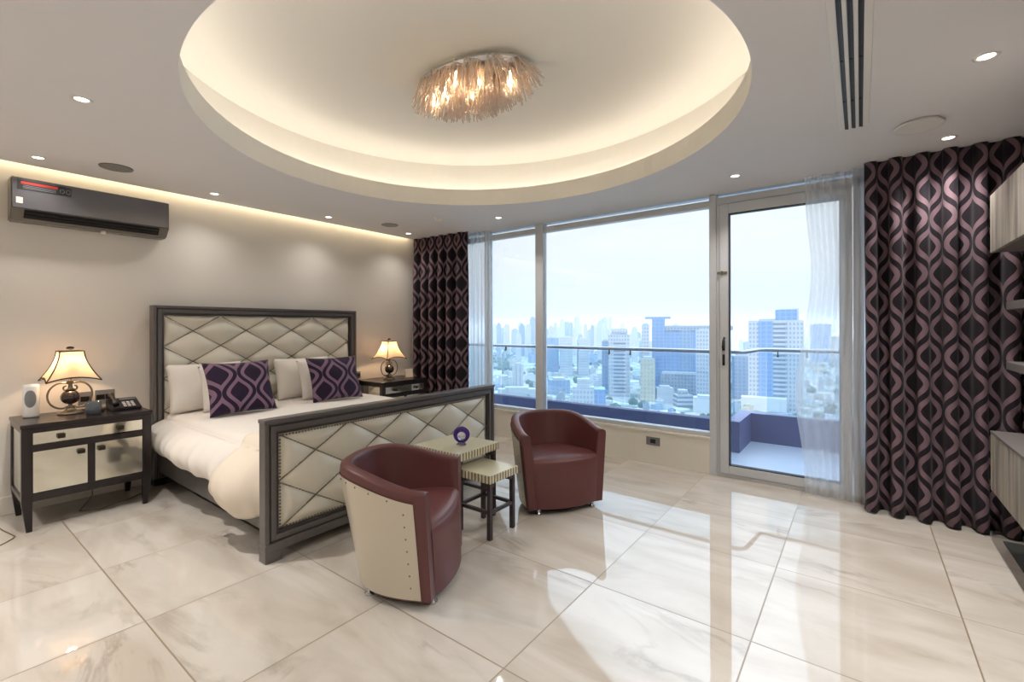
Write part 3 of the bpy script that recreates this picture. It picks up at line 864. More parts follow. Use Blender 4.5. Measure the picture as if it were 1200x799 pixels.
n1 = nightstand('dark mirrored nightstand under the air conditioner, telephone on top', (-5.17, .495, 0))
n2 = dup(n1, (-5.17, 3.51, 0), label='dark mirrored nightstand between the bed and the corner curtain')

# table lamps
def table_lamp(label, loc):
    t = thing('table_lamp', label, 'lamp', loc, 0, 'scrolled table lamps')
    bm = B(); lathe(bm, [(0, 0), (.075, 0), (.078, .008), (.07, .016), (.045, .022), (.03, .036), (.022, .05), (.03, .056), (.014, .064), (0.012, .085)], seg=28)
    link('base', bm, 'bronze', t)
    bm = B(); ball(bm, (0, 0, .13), .06, 24, sz=.95); link('glass_ball', bm, 'ball', t)
    bm = B(); lathe(bm, [(.02, .183), (.03, .19), (.014, .2), (.012, .24), (.022, .25), (.01, .262), (.008, .3)], seg=16); link('stem', bm, 'bronze', t)
    for sg in (-1, 1):
        pts = []
        for i in range(30):                        # the big C that ends in a curl beside the stem
            a = math.radians(-100 + 215 * i / 29)
            pts.append((0, sg * (.045 + .085 * math.cos(a)), .145 + .1 * math.sin(a)))
        c = pts[-1]
        for i in range(1, 22):
            a = math.radians(115 + 330 * i / 21); r = .034 * (1 - .03 * i)
            cy, cz = abs(c[1]) - .03 * math.cos(math.radians(115)) + .0, c[2] - .03
            pts.append((0, sg * (cy - .0 + r * math.cos(a)), cz + r * math.sin(a)))
        bm = B(); tube(bm, pts, [.0065] * 30 + [.006] * 21, 8); link('scroll_arm', bm, 'bronze', t)
    bm = B(); tube(bm, [(0, -.03, .055), (0, 0, .058), (0, .03, .055)], .006, 8); link('collar', bm, 'bronze', t)
    # square bell shade, concave flanks, scalloped hem
    zb, zt, wb, wt = .262, .492, .158, .070
    def sh(a, b):
        k = (a * 4) % 4; i = int(k) % 4; f = k - int(k)
        w = wt + (wb - wt) * (1 - b) ** 1.7
        cs = ((-1, -1), (1, -1), (1, 1), (-1, 1)); p, q = cs[i], cs[(i + 1) % 4]
        inn = 1 - .05 * (1 - (2 * f - 1) ** 2)
        x = (p[0] + (q[0] - p[0]) * f) * w; y = (p[1] + (q[1] - p[1]) * f) * w
        if i % 2 == 0: y *= inn
        else: x *= inn
        z = zb + (zt - zb) * b + (.030 * (1 - (2 * f - 1) ** 2)) * (1 - b) ** 2
        return Vector((x, y, z))
    bm = B(); sheet(bm, sh, 48, 12, close_u=True)
    s = link('lamp_shade', bm, 'shade', t)
    bm = B()
    for i in range(4):
        tube(bm, [sh(i / 4, b / 12) for b in range(13)], .0045, 6)
    tube(bm, [sh(i / 48, 0) for i in range(48)], .005, 6, True); tube(bm, [sh(i / 48, 1) for i in range(48)], .0045, 6, True)
    link('shade_braid', bm, 'trim', s)
    bm = B(); tube(bm, [(-.066, 0, .488), (.066, 0, .488)], .003, 6); tube(bm, [(0, -.066, .488), (0, .066, .488)], .003, 6); tube(bm, [(0, 0, .3), (0, 0, .5)], .0035, 6)
    link('harp', bm, 'bronze', t)
    bm = B(); ball(bm, (0, 0, .516), .019, 12, sx=1.3, sy=1.3, sz=.7); link('finial', bm, 'bronze_knob', t)
    bm = B(); ball(bm, (.03, 0, .37), .024, 14, sz=1.25); link('bulb', bm, 'filament', t)
    lamp('bulb_light', 'POINT', (0, 0, .375), 3.6, '#ffd6ac', t, shadow_soft_size=.03)
    return t
l1 = table_lamp('lit scroll table lamp on the nightstand beside the telephone', (-4.975, .80, NZ))
l2 = dup(l1, (-4.9, 3.83, NZ), label='lit scroll table lamp on the nightstand by the corner curtain')
for ch in kids(l1):
    if ch.type == 'LIGHT': pass

# white dispenser
t = thing('air_freshener', 'white upright dispenser with grey oval front on nightstand edge', 'dispenser', (-5.02, .59, NZ), math.radians(75))
bm = B(); prof = [(0, 0), (.043, 0), (.046, .01), (.046, .225), (.042, .245), (.0, .25)]
lathe(bm, prof, seg=28, sy=.85); link('body', bm, 'white_plastic', t)
bm = B(); sheet(bm, lambda a, b: (lambda r, th: Vector((.047 * math.sin(.75 * r * math.cos(th)), -.047 * .85 * math.cos(.75 * r * math.cos(th)) - .002 * (1 - r ** 4), .14 + .065 * r * math.sin(th))))(b, a * 2 * PI), 28, 5, close_u=True)
link('grille', bm, 'grey_plastic', t)
# candle glass
t = thing('candle_glass', 'blue-grey glass candle tumbler on nightstand in front of the lamp', 'candle', (-4.80, .905, NZ))
bm = B(); lathe(bm, [(0, .0), (.04, 0), (.045, .006), (.05, .095), (.047, .095), (.042, .012), (0, .012)], seg=28); link('tumbler', bm, 'smoke_glass', t)
bm = B(); lathe(bm, [(0, .013), (.041, .013), (.044, .06), (0, .06)], seg=24); link('wax', bm, 'wax', t)
# trinkets by the candle
t = thing('trinket_dish', 'small low dish beside the candle tumbler and the lamp foot', 'dish', (-4.93, .955, NZ))
bm = B(); lathe(bm, [(0, 0), (.035, 0), (.05, .022), (.046, .022), (.032, .006), (0, .006)], seg=24); link('bowl', bm, 'bronze', t)
# desk telephone
t = thing('telephone', 'black desk telephone with handset on the nightstand', 'telephone', (-4.90, 1.115, NZ), math.radians(90))
def wedge(bm, x0, x1, y0, y1, za, zb):        # y0 = front (low), y1 = back (high)
    vs = [bm.verts.new(p) for p in ((x0, y0, 0), (x1, y0, 0), (x1, y1, 0), (x0, y1, 0), (x0, y0, za), (x1, y0, za), (x1, y1, zb), (x0, y1, zb))]
    for f in ((3, 2, 1, 0), (4, 5, 6, 7), (0, 1, 5, 4), (1, 2, 6, 5), (2, 3, 7, 6), (3, 0, 4, 7)): bm.faces.new([vs[i] for i in f])
bm = B(); wedge(bm, -.10, .10, -.09, .09, .018, .085); bmesh.ops.bevel(bm, geom=list(bm.edges), offset=.006, segments=2, affect='EDGES'); link('base', bm, 'black', t)
sl = math.atan2(.067, .18)
def onslope(x, y): return Vector((x, y, .018 + (y + .09) * math.tan(sl)))
bm = B()
pts = [onslope(-.068, -.085 + .17 * i / 12) + Vector((0, 0, .03 + .012 * math.sin(PI * i / 12))) for i in range(13)]
tube(bm, pts, [.02, .024, .022, .016, .013, .012, .012, .012, .013, .016, .022, .024, .02], 10); link('handset', bm, 'black', t)
bm = B()
for i in range(4):
    for j in range(3):
        p = onslope(-.005 + .028 * j, -.065 + .022 * i); q = bmesh.new(); box(q, p.x - .010, p.x + .010, p.y - .007, p.y + .007, p.z, p.z + .007, .002); merge(bm, q)
link('keypad', bm, 'white_plastic', t)
bm = B(); p = onslope(.03, .045); box(bm, -.02, .085, .03, .07, p.z - .002, p.z + .012, .003); link('display', bm, 'grey_plastic', t)
# sockets above the nightstands
wall_plate('wall_socket', 'grey double wall socket behind the lamp beside the telephone', (XB, .93, .83), .085, .12, 'x', (0,), 'bed wall sockets')
wall_plate('wall_socket', 'grey double wall socket just above the telephone', (XB, 1.06, .835), .13, .12, 'x', (-.03, .03), 'bed wall sockets')
wall_plate('wall_socket', 'grey wall socket between the headboard and the window-side lamp', (XB, 3.585, .81), .07, .09, 'x', (0,), 'bed wall sockets')
# framed card and a small box on the window-side nightstand
t = thing('picture_frame', 'small ivory framed card standing on the window-side nightstand', 'picture frame', (-4.80, 4.08, NZ), math.radians(80))
def lean(o): o.rotation_euler = (math.radians(-12), 0, 0); return o
bm = B(); w, h = .062, .13
for a in ((-w, -w + .008, 0, h), (w - .008, w, 0, h)): box(bm, a[0], a[1], -.006, .006, a[2], a[3], .002)
box(bm, -w, w, -.006, .006, 0, .008, .002); box(bm, -w, w, -.006, .006, h - .008, h, .002); lean(link('frame', bm, 'gilt', t))
bm = B(); box(bm, -w + .007, w - .007, -.003, .003, .007, h - .007); lean(link('card', bm, 'card', t))
bm = B(); box(bm, -.015, .015, .028, .034, 0, .1); link('easel_back', bm, 'ink', t)

# power cord on the floor
bm = B()
tube(bm, [(-5.20, .97, .10), (-5.19, .97, .02), (-5.1, .93, .006), (-4.85, .83, .006), (-4.78, .93, .006), (-4.85, 1.12, .006), (-4.95, 1.25, .006), (-5.13, 1.3, .006)], .0035, 6)
tag(link('power_cord', bm, 'cord'), 'thin brown power cord looping on the floor under the nightstand', 'cord')
bm = B(); tube(bm, [(-5.19, .36, .006), (-5.0, .40, .006), (-4.8, .43, .006), (-4.62, .465, .006), (-4.58, .45, .006), (-4.4, .30, .006), (-4.2, .12, .006)], .003, 6)
tag(link('power_cord', bm, 'cord'), 'brown power cord trailing off across the marble past the nightstand leg', 'cord')

# ------------------------------------------------------------------ tub armchairs
def armchair(label, loc, rz):
    t = thing('tub_armchair', label, 'armchair', loc, rz, 'riveted tub armchairs')
    ZB = .045
    def hw(z): return .314 + .058 * (z - ZB) / .65           # half width
    def dp(z): return .475 + .105 * (z - ZB) / .65            # depth behind the front line
    def yf(z): return .02 * (1 - (z - ZB) / .56)            # front line leans back going up
    def rimz(y): return .605 + .09 * smooth(min(1, -y / .5))
    def plan(th, z, inset=0.):
        w, d = hw(z) - inset, dp(z) - inset
        c, s = math.cos(th), math.sin(th)
        x = -w * math.copysign(abs(c) ** .8, c)
        y = yf(z) - d * abs(s) ** .72
        return Vector((x, y, z))
    NT = 60; TH = 0.045
    def ztop(th):
        return rimz(plan(th, .62).y)
    # metal wrap
    bm = B()
    def sh(a, b):
        th = TH + (PI - 2 * TH) * a; z1 = ztop(th) - .055
        z = ZB + .01 + (z1 - ZB - .01) * b
        p = plan(th, z, -.006); return p
    sheet(bm, sh, NT, 10)
    # rivets along the top edge, the two front edges
    riv = [(i / 16, .965) for i in range(1, 16)] + [(a, b / 8) for a in (.022, .978) for b in range(1, 8)] 
    for a, b in riv:
        q = bmesh.new(); bmesh.ops.create_icosphere(q, subdivisions=1, radius=.0055, matrix=Matrix.Translation(sh(a, b))); merge(bm, q, 1)
    o = link('metal_shell', bm, ['shell', 'nail'], t)
    # leather tub: outer backing, rolled rim, inner wall
    TK = .068
    bm = B()
    def tub(a, b):
        th = PI * a; zt = ztop(th)
        if b < .35: q = b / .35; return plan(th, ZB + (zt - .045 - ZB) * q, 0)
        if b < .65:
            q = (b - .35) / .3; an = PI * q
            ins = TK / 2 - TK / 2 * math.cos(an) ; p = plan(th, zt - .04, ins - .008 * math.sin(an) * 0)
            p.z = zt - .045 + .045 * (math.sin(an) ** .45 if 0 < an < PI else 0); return p
        q = (b - .65) / .35; z = zt - .045 + (.30 - zt + .045) * q
        return plan(th, z, TK + .012 * q)
    V = sheet(bm, tub, NT, 40)
    # front faces of the two arms
    for i in (0, NT):
        col = V[i]
        k = len(col) - 1
        lo = bm.verts.new(plan(0 if i == 0 else PI, ZB, TK + .012))
        bm.faces.new(col + [lo] if i == 0 else (col + [lo])[::-1])
    link('leather_tub', bm, 'burg', t)
    # seat cushion with its upholstered front
    bm = B()
    def st(a, b):       # a across, b from the front bottom, over the nose, to the back
        pr = [(0, ZB + .005), (0, .15), (0, .28), (0, .365), (.012, .395), (.04, .413), (.1, .422), (.35, .42), (.68, .412), (1, .405)]
        k = b * (len(pr) - 1); i = min(int(k), len(pr) - 2); f = k - i
        tt = pr[i][0] * (1 - f) + pr[i + 1][0] * f; z = pr[i][1] * (1 - f) + pr[i + 1][1] * f
        u = 2 * a - 1
        F0 = yf(z) + .004 + .05 * (1 - abs(u) ** 2.2)
        yy = F0 + tt * (-.42 - F0)
        w = hw(z) - TK + .006
        if tt > .12: w = min(w, (hw(.42) - TK) * max(.05, (1 - (max(0, -yy - .02) / (dp(.42) - TK)) ** 2.6)) ** .5 + .004)
        zz = z + (.012 * (1 - u ** 4) if i >= 5 else 0)
        return Vector((u * w, yy, zz))
    sheet(bm, st, 24, 36)
    link('seat_cushion', bm, 'burg', t)
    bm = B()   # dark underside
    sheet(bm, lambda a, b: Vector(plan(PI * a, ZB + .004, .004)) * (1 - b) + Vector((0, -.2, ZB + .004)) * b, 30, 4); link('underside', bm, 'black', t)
    for x, y in ((-.23, .0), (.23, .0), (-.2, -.36), (.2, -.36)):
        bm = B(); lathe(bm, [(0, 0), (.024, 0), (.026, .01), (.014, .016), (.014, .05)], (x, y, 0), 16); link('foot', bm, 'chrome', t)
    return t
def chair_rz(fx, fy): return math.atan2(fy, fx) - PI / 2
armchair('burgundy tub armchair with riveted metal shell, standing closest to the bed footboard', (-1.888, 1.862, 0), chair_rz(.87, .49))
armchair('burgundy tub armchair facing the room beneath the window', (-1.832, 3.115, 0), chair_rz(.84, -.54))

# ------------------------------------------------------------------ nesting tables
def nest_table(name, label, x0, x1, y0, y1, H, leg=.03, sides=(-1, 1)):
    t = thing(name, label, 'side table', ((x0 + x1) / 2, (y0 + y1) / 2, 0), 0, 'nesting side tables')
    hx, hy = (x1 - x0) / 2, (y1 - y0) / 2
    bm = B(); box(bm, -hx, hx, -hy, hy, H - .055, H - .003, .002)
    box(bm, -hx + .002, hx - .002, -hy + .002, hy - .002, H - .004, H, .001, 2, 1)
    link('top', bm, ['stripe', 'inlay_top'], t)
    lx, ly = hx - .03, hy - .03
    for sx in (-1, 1):
        for sy in (-1, 1):
            bm = B(); box(bm, sx * lx - leg / 2, sx * lx + leg / 2, sy * ly - leg / 2, sy * ly + leg / 2, 0, H - .056, .002)
            box(bm, sx * (lx - .012) - leg * .8, sx * (lx - .012) + leg * .8, sy * (ly - .012) - leg * .8, sy * (ly - .012) + leg * .8, H - .09, H - .056, .002)
            link('leg', bm, 'legwood', t)
    z = .17; r = .011
    for sx in sides:
        bm = B(); box(bm, sx * lx - r, sx * lx + r, -ly, ly, z, z + .022, .002); link('stretcher', bm, 'legwood', t)
    for sy in (-1, 1):
        bm = B(); box(bm, -lx, lx, sy * ly - r, sy * ly + r, z, z + .022, .002); link('stretcher', bm, 'legwood', t)
    return t
nest_table('nesting_table', 'taller striped-edge side table carrying the purple glass ornament', -2.66, -2.2, 2.30, 2.74, .555, sides=(-1,))
nest_table('nesting_table', 'lower striped-edge side table pulled out beside the armchairs', -2.285, -1.955, 2.345, 2.655, .44)
t = thing('glass_ornament', 'round purple and clear glass ornament on the taller side table', 'ornament', (-2.36, 2.50, .555), math.radians(40))
bm = B(); lathe(bm, [(0, 0), (.035, 0), (.038, .012), (.02, .022), (0, .022)], seg=24); link('base', bm, 'clear', t)
bm = B()
for k in range(28):
    pass
tube(bm, [(.047 * math.cos(a * 2 * PI / 32), .0, .072 + .047 * math.sin(a * 2 * PI / 32)) for a in range(32)], [.014 + .006 * math.sin(a * 2 * PI / 32) for a in range(32)], 12, True)
link('purple_ring', bm, 'purple', t)
bm = B(); ball(bm, (0, 0, .07), .036, 20, sy=.6); link('clear_core', bm, 'clear', t)

# ------------------------------------------------------------------ shelving on the right wall
SX = .665
t = thing('shelf_cabinet', 'upper grey veined wall cabinet at the right wall', 'cabinet', (SX, 3.3, 1.895))
bm = B(); box(bm, 0.02, XR - SX - .002, -1.3, .9, 0, .365, .002); link('body', bm, 'shelf_edge', t)
for k in range(4):
    bm = B(); y1 = .9 - .55 * k; box(bm, 0, .02, y1 - .546, y1, 0, .365, .0015); link('front_panel', bm, 'vein', t)
t = thing('shelf_cabinet', 'lower grey veined wall cabinet floating above the floor at the right wall', 'cabinet', (SX, 3.3, .385))
bm = B(); box(bm, .02, XR - SX - .001, -1.3, .9, 0, .36, .002); link('body', bm, 'shelf_edge', t)
bm = B(); box(bm, -.002, XR - SX - .001, -1.3, .903, .36, .375, .002); link('top', bm, 'shelf_edge', t)
for k in range(5):
    bm = B(); y1 = .9 - .44 * k; box(bm, 0, .02, y1 - .437, y1, 0, .358, .0015); link('front_panel', bm, 'vein', t)
for z, lab in ((1.53, 'upper thin grey wall shelf between the cabinets'), (1.155, 'lower thin grey wall shelf between the cabinets')):
    bm = B(); box(bm, .735, XR, 2.1, 4.2, z, z + .05, .003); tag(link('wall_shelf', bm, 'shelf_edge'), lab, 'shelf', 'thin wall shelves')
bm = B(); box(bm, XR - .03, XR - .001, 2.1, 4.25, .765, 1.89); o = link('trim_4', bm, 'shelf_dark'); o['kind'] = 'structure'
t = thing('picture_frame', 'gilt picture frame on the upper thin wall shelf', 'picture frame', (.95, 4.02, 1.58), math.radians(-60))
bm = B()
for a in ((-.1, -.08, 0, .26), (.08, .1, 0, .26), (-.1, .1, 0, .02), (-.1, .1, .24, .26)): box(bm, a[0], a[1], -.01, .01, a[2], a[3], .003)
link('frame', bm, 'gilt', t)
bm = B(); box(bm, -.082, .082, -.004, .004, .018, .242); link('picture', bm, 'card', t)
bm = B(); box(bm, .75, XR - .01, 2.2, 4.38, 0.0, .012, .004)
tag(link('floor_mat', bm, 'mat_grey'), 'charcoal grey mat on the marble floor below the lower veined cabinet', 'mat')

# ------------------------------------------------------------------ balcony
bm = B(); box(bm, -9, 4, YW + .06, 6.75, -.15, -.0); structure('balcony_floor', bm, 'stone_side')
bm = B()
box(bm, -9, -1.088, 5.69, 5.83, 0, .35); box(bm, -1.23, -1.088, 5.83, 6.37, 0, .35); box(bm, -1.23, 4, 6.37, 6.51, 0, .35)
for x in (-7.2, -6.1, -5., -3.9, -2.8, -1.7): box(bm, x, x + .004, 5.689, 5.69, 0, .35)
structure('wall_parapet', bm, 'stone_dark')
rl = thing('balcony_railing', 'glass balcony railing with a slim steel handrail', 'railing', (-1.1, 5.8, .35))
def RL(p): return (p[0] + 1.1, p[1] - 5.8, p[2] - .35)
bm = B()
tube(bm, [RL(p) for p in ((-8.9, 5.80, 1.135), (-1.13, 5.80, 1.135), (-1.06, 5.86, 1.135), (-1.0, 6.40, 1.14), (-.93, 6.44, 1.14), (3.9, 6.44, 1.14))], .024, 10)
link('handrail', bm, 'rail', rl)
xs = [-8.8, -6.6, -4.6, -2.5, -1.15]
for a, b in zip(xs, xs[1:]):
    bm = B(); p0, p1 = RL((a + .01, 5.80, .36)), RL((b - .01, 5.80, 1.10)); box(bm, p0[0], p1[0], p0[1] - .005, p0[1] + .005, p0[2], p1[2]); link('glass_panel', bm, 'rail_glass', rl)
for a, b in ((-.92, .9), (.92, 3.)):
    bm = B(); p0, p1 = RL((a, 6.44, .36)), RL((b, 6.44, 1.10)); box(bm, p0[0], p1[0], p0[1] - .005, p0[1] + .005, p0[2], p1[2]); link('glass_panel', bm, 'rail_glass', rl)
for x, y in ((-2.72, 5.8), (-2.42, 5.8), (-6.7, 5.8), (-4.5, 5.8), (-.80, 6.44), (-.5, 6.44)):
    bm = B(); p = RL((x, y, 1.0)); box(bm, p[0] - .006, p[0] + .006, p[1] - .02, p[1] + .008, p[2] + .06, p[2] + .12, .002); ball(bm, (p[0], p[1] - .018, p[2] + .065), .014, 10)
    link('clamp', bm, 'gasket', rl)

# ------------------------------------------------------------------ the city, 41 floors below
ZG = -130.
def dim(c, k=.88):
    # scales an outdoor colour down evenly, as the city rendered too bright
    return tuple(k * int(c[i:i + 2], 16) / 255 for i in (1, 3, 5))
F = {
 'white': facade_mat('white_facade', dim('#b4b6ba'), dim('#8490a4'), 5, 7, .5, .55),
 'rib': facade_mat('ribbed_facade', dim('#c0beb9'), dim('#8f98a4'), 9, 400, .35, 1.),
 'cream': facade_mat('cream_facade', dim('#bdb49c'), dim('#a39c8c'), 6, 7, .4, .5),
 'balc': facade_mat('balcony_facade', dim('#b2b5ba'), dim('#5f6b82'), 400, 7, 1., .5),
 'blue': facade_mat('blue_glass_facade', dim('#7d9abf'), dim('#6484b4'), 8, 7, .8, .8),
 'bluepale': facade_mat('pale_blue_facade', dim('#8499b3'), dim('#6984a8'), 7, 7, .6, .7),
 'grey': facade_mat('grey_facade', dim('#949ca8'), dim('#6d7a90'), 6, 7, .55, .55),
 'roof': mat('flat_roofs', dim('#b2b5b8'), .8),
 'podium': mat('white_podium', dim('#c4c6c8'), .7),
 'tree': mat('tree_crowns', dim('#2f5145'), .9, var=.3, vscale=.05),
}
M.update({'f_' + k: v for k, v in F.items()})
def place(u, d):
    r = ray(u, CAM_HZ); return Vector((r.x * d, r.y * d, 0))
def dist_base(v): return (CAM_H - ZG) * CAM_F / (v - CAM_HZ)
def ztop_at(v, d): return CAM_H + (CAM_HZ - v) / CAM_F * d
PLACED = []
def free(x, y, r, keep=True):
    ok = all((x - a) ** 2 + (y - b) ** 2 > (r + q) ** 2 for a, b, q in PLACED)
    if ok and keep: PLACED.append((x, y, r))
    return ok
def building(name, label, cat, u0, u1, vt, vb, m, depth=None, yaw=0., group=None, d=None):
    """A tower spanning columns u0..u1 seen from the room, standing on the ground at its own distance."""
    d = d or dist_base(vb); w = (u1 - u0) / CAM_F * d; p = place((u0 + u1) / 2, d); dep = depth or w
    k = abs(math.cos(yaw)) + abs(math.sin(yaw)) * dep / w
    w2 = w / k; dep2 = dep / k if depth is None else dep
    ang = math.atan2(p.y, p.x) - PI / 2
    PLACED.append((p.x, p.y, max(w, dep) * .8))
    t = thing(name, label, cat, (p.x + (dep / 2) * math.cos(ang + PI / 2), p.y + (dep / 2) * math.sin(ang + PI / 2), ZG), ang + yaw, group)
    return t, w2, dep2, ztop_at(vt, d) - ZG, d
def tower(label, u0, u1, vt, vb, m, yaw=0., depth=None, name='tower', cat='tower', extra=None, d=None):
    t, w, dp_, H, d = building(name, label, cat, u0, u1, vt, vb, m, depth, yaw, d=d)
    bm = B(); box(bm, -w / 2, w / 2, -dp_ / 2, dp_ / 2, 0, H); link('tower_block', bm, 'f_' + m, t)
    bm = B(); box(bm, -w * .3, w * .3, -dp_ * .3, dp_ * .3, H, H + 4); box(bm, -w / 2, w / 2, -dp_ / 2, -dp_ / 2 + 1, H, H + 1.5); link('roof_house', bm, 'f_roof', t)
    if extra: extra(t, w, dp_, H)
    return t
def add_block(t, nm, m, x0, x1, y0, y1, z0, z1):
    bm = B(); box(bm, x0, x1, y0, y1, z0, z1); link(nm, bm, 'f_' + m, t)
tower('ribbed white office block below the railing, left of the mullion', 600, 613.5, 428, 455, 'rib', .25)
def ex(t, w, d, H):
    add_block(t, 'glass_wing', 'blue', w * .5, w * 1.02, -d * .45, d * .6, 0, H * .96)
    add_block(t, 'roof_terrace', 'roof', -w * .3, w * .3, -d * .2, d * .3, H, H + 12)
tower('white block with a blue glass wing just above the balcony wall', 671, 696, 455, 490, 'white', 0., extra=ex, name='office_block', cat='building')
def ex(t, w, d, H):
    add_block(t, 'balcony_strip', 'balc', -w * .28, w * .28, -d * .53, -d * .4, 4, H - 10)
    add_block(t, 'crown', 'white', -w * .4, w * .4, -d * .3, d * .3, H, H + 12)
tower('white tower with a strip of grey balconies, centre of the large pane', 713.5, 738, 393, 465, 'white', .0, extra=ex)
tower('slim pale tower directly beside the tower with grey balconies', 705, 713, 400, 461, 'bluepale', .1)
def ex(t, w, d, H):
    add_block(t, 'pale_strip', 'bluepale', -w * .12, 0.02 * w, -d * .52, -d * .4, 4, H)
    add_block(t, 'corner_tower', 'blue', -w * .5, -w * .33, -d * .55, -d * .2, 0, H + 17)
    add_block(t, 'top_beam', 'grey', -w * .5, w * .55, -d * .53, -d * .3, H - 6, H + 3)
    add_block(t, 'crane_deck', 'blue', -w * .6, -w * .25, -d * .5, -d * .25, H + 17, H + 21)
    add_block(t, 'podium', 'grey', -w * .38, w * .1, -d * .75, -d * .5, 0, H * .3)
    add_block(t, 'podium_roof', 'podium', -w * .36, w * .08, -d * .74, -d * .5, H * .3, H * .3 + 4)
tower('large blue glass tower complex near the right edge of the window', 766, 850, 384, 462, 'blue', .0, depth=60, extra=ex, name='glass_tower_complex', cat='building')
tower('cream apartment tower in front of the blue glass complex', 750.5, 767, 421, 471, 'cream', .0)
tower('tall slim white tower behind the cream apartment tower', 752, 761, 381, 462, 'white', .1)
tower('white gridded tower beside the door post', 816, 834, 388, 471, 'white', .0)
def ex(t, w, d, H):
    add_block(t, 'upper_terrace', 'white', -w * .3, w * .25, -d * .3, d * .3, H, H + 8)
tower('small white house block with terraces above the balcony wall', 789, 811, 464, 478, 'balc', .3, extra=ex, name='house_block', cat='building')
tower('pale low block left of the white house block', 768, 789, 456, 472, 'roof', .1, name='house_block', cat='building')
tower('white hall roof at the foot of the gridded tower', 813, 836, 468, 484, 'podium', 0, name='hall', cat='building')
def ex(t, w, d, H):
    add_block(t, 'glass_core', 'blue', -w * .3, -w * .04, -d * .54, -d * .3, 6, H)
    add_block(t, 'balcony_stack', 'balc', -w * .04, w * .18, -d * .56, -d * .3, 6, H)
    add_block(t, 'glass_crown', 'blue', w * .0, w * .38, -d * .4, d * .1, H, H + 18)
    add_block(t, 'crown_cap', 'podium', w * .08, w * .42, -d * .3, d * .2, H, H + 20)
    add_block(t, 'podium', 'podium', -w * .62, w * .2, -d * 1.0, -d * .5, 0, 20)
tower('white twin-slab tower with a blue glass crown seen through the balcony door', 880, 937, 377, 481, 'white', .0, depth=38, extra=ex)
tower('hazy low glass building beside the white tower through the door', 858, 879, 418, 468, 'bluepale', .2)
tower('dark hazy block seen through the sheer curtain', 951, 972, 381, 425, 'blue', .2)
tower('pale hazy block beside the dark one behind the sheer curtain', 974, 996, 396, 430, 'white', .1)
tower('blue-grey slab tower under the rail beside the mullion', 640, 655, 396, 436, 'bluepale', .0)
tower('broad white slab tower under the rail, second from the mullion', 656, 671, 396, 440, 'white', .0)
tower('pale tower beneath the railing clamps', 676, 690, 398, 440, 'white', .15)
tower('low blue roofed market hall beyond the planter wall', 641, 668, 446, 462, 'bluepale', .2, name='hall', cat='building')
tower('long low white shed far below the corner sheer', 580, 600, 443, 452, 'podium', .2, name='shed', cat='building')
tower('long low white shed below the ribbed office block', 583, 628, 457, 466, 'roof', .0, 30, name='shed', cat='building')
tower('pale white shed right of the ribbed office block', 614, 628, 440, 447, 'podium', .2, name='shed', cat='building')
# far skyline: individual towers, built from four prototypes
rnd = random.Random(21)
protos = {}
def far_tower(u, vt, vb, wpx, m, yaw, label, group):
    for _ in range(60):
        d = dist_base(vb); w = wpx / CAM_F * d
        if free(*place(u, d).xy, w * .72): break
        u += rnd.uniform(-3, 3); vb = rnd.uniform(405, 424)
    H = ztop_at(vt, d) - ZG
    if m not in protos:
        bm = B(); box(bm, -.5, .5, -.5, .5, 0, .95); box(bm, -.3, .3, -.3, .3, .95, 1.)
        o = link('skyscraper', bm, 'f_' + m); protos[m] = o
    else:
        o = protos[m].copy(); COL.objects.link(o)
    p = place(u, d); o.location = (p.x, p.y, ZG); o.scale = (w, w, H); o.rotation_euler = (0, 0, math.atan2(p.y, p.x) + yaw)
    tag(o, label, 'tower', group)
M['f_far1'] = mat('far_white', dim('#b0b4ba'), .8); M['f_far2'] = mat('far_blue', dim('#74859c'), .8); M['f_far3'] = mat('far_grey', dim('#8a939e'), .8); M['f_far4'] = mat('far_cream', dim('#b3ae9f'), .8)
for i in range(86):
    u = 574 + (842 - 574) * (i + rnd.random()) / 86
    k = rnd.random()
    vt = 400 - 22 * k ** 1.4 - (8 if 585 < u < 735 else 0)
    far_tower(u, vt, rnd.uniform(406, 424), rnd.uniform(2.6, 6.5), 'far%d' % rnd.choice((1, 1, 2, 3, 4)), rnd.uniform(-.6, .6), 'hazy pale tower in the distant skyline', 'towers of the distant skyline')
for i in range(10):
    u = 858 + (1000 - 858) * (i + rnd.random()) / 10
    far_tower(u, rnd.uniform(392, 402), rnd.uniform(408, 424), rnd.uniform(3, 7), 'far%d' % rnd.choice((1, 2, 3)), rnd.uniform(-.6, .6), 'hazy pale tower in the distance beyond the balcony door', 'far towers beyond the door')
lp = {}
for i in range(150):
    u = rnd.uniform(572, 1000); vb = 411 + 82 * rnd.random() ** 1.1
    wpx = rnd.uniform(5, 13)
    for _ in range(60):
        d = dist_base(vb); w = wpx / CAM_F * d
        if free(*place(u, d).xy, w * .82): break
        u = rnd.uniform(572, 1000); vb = 411 + 82 * rnd.random(); wpx = rnd.uniform(4, 9)
    else: continue
    hgt = rnd.uniform(6, 20) if vb > 430 else rnd.uniform(10, 34)
    m = rnd.choice(('far1', 'far1', 'roof', 'podium', 'far3', 'far4', 'bluepale'))
    if m not in lp:
        bm = B(); box(bm, -.5, .5, -.5, .5, 0, .85); box(bm, -.5, -.46, -.5, .5, .85, 1.); box(bm, .46, .5, -.5, .5, .85, 1.); box(bm, -.2, .2, -.2, .2, .85, 1.1); lp[m] = o = link('low_building', bm, 'f_' + m)
    else:
        o = lp[m].copy(); COL.objects.link(o)
    p = place(u, d); o.location = (p.x, p.y, ZG); o.scale = (w, w * rnd.uniform(.5, 1.3), hgt); o.rotation_euler = (0, 0, rnd.uniform(0, PI))
    tag(o, 'small pale low-rise building in the city below', 'building', 'low-rise city blocks')
bm = B()
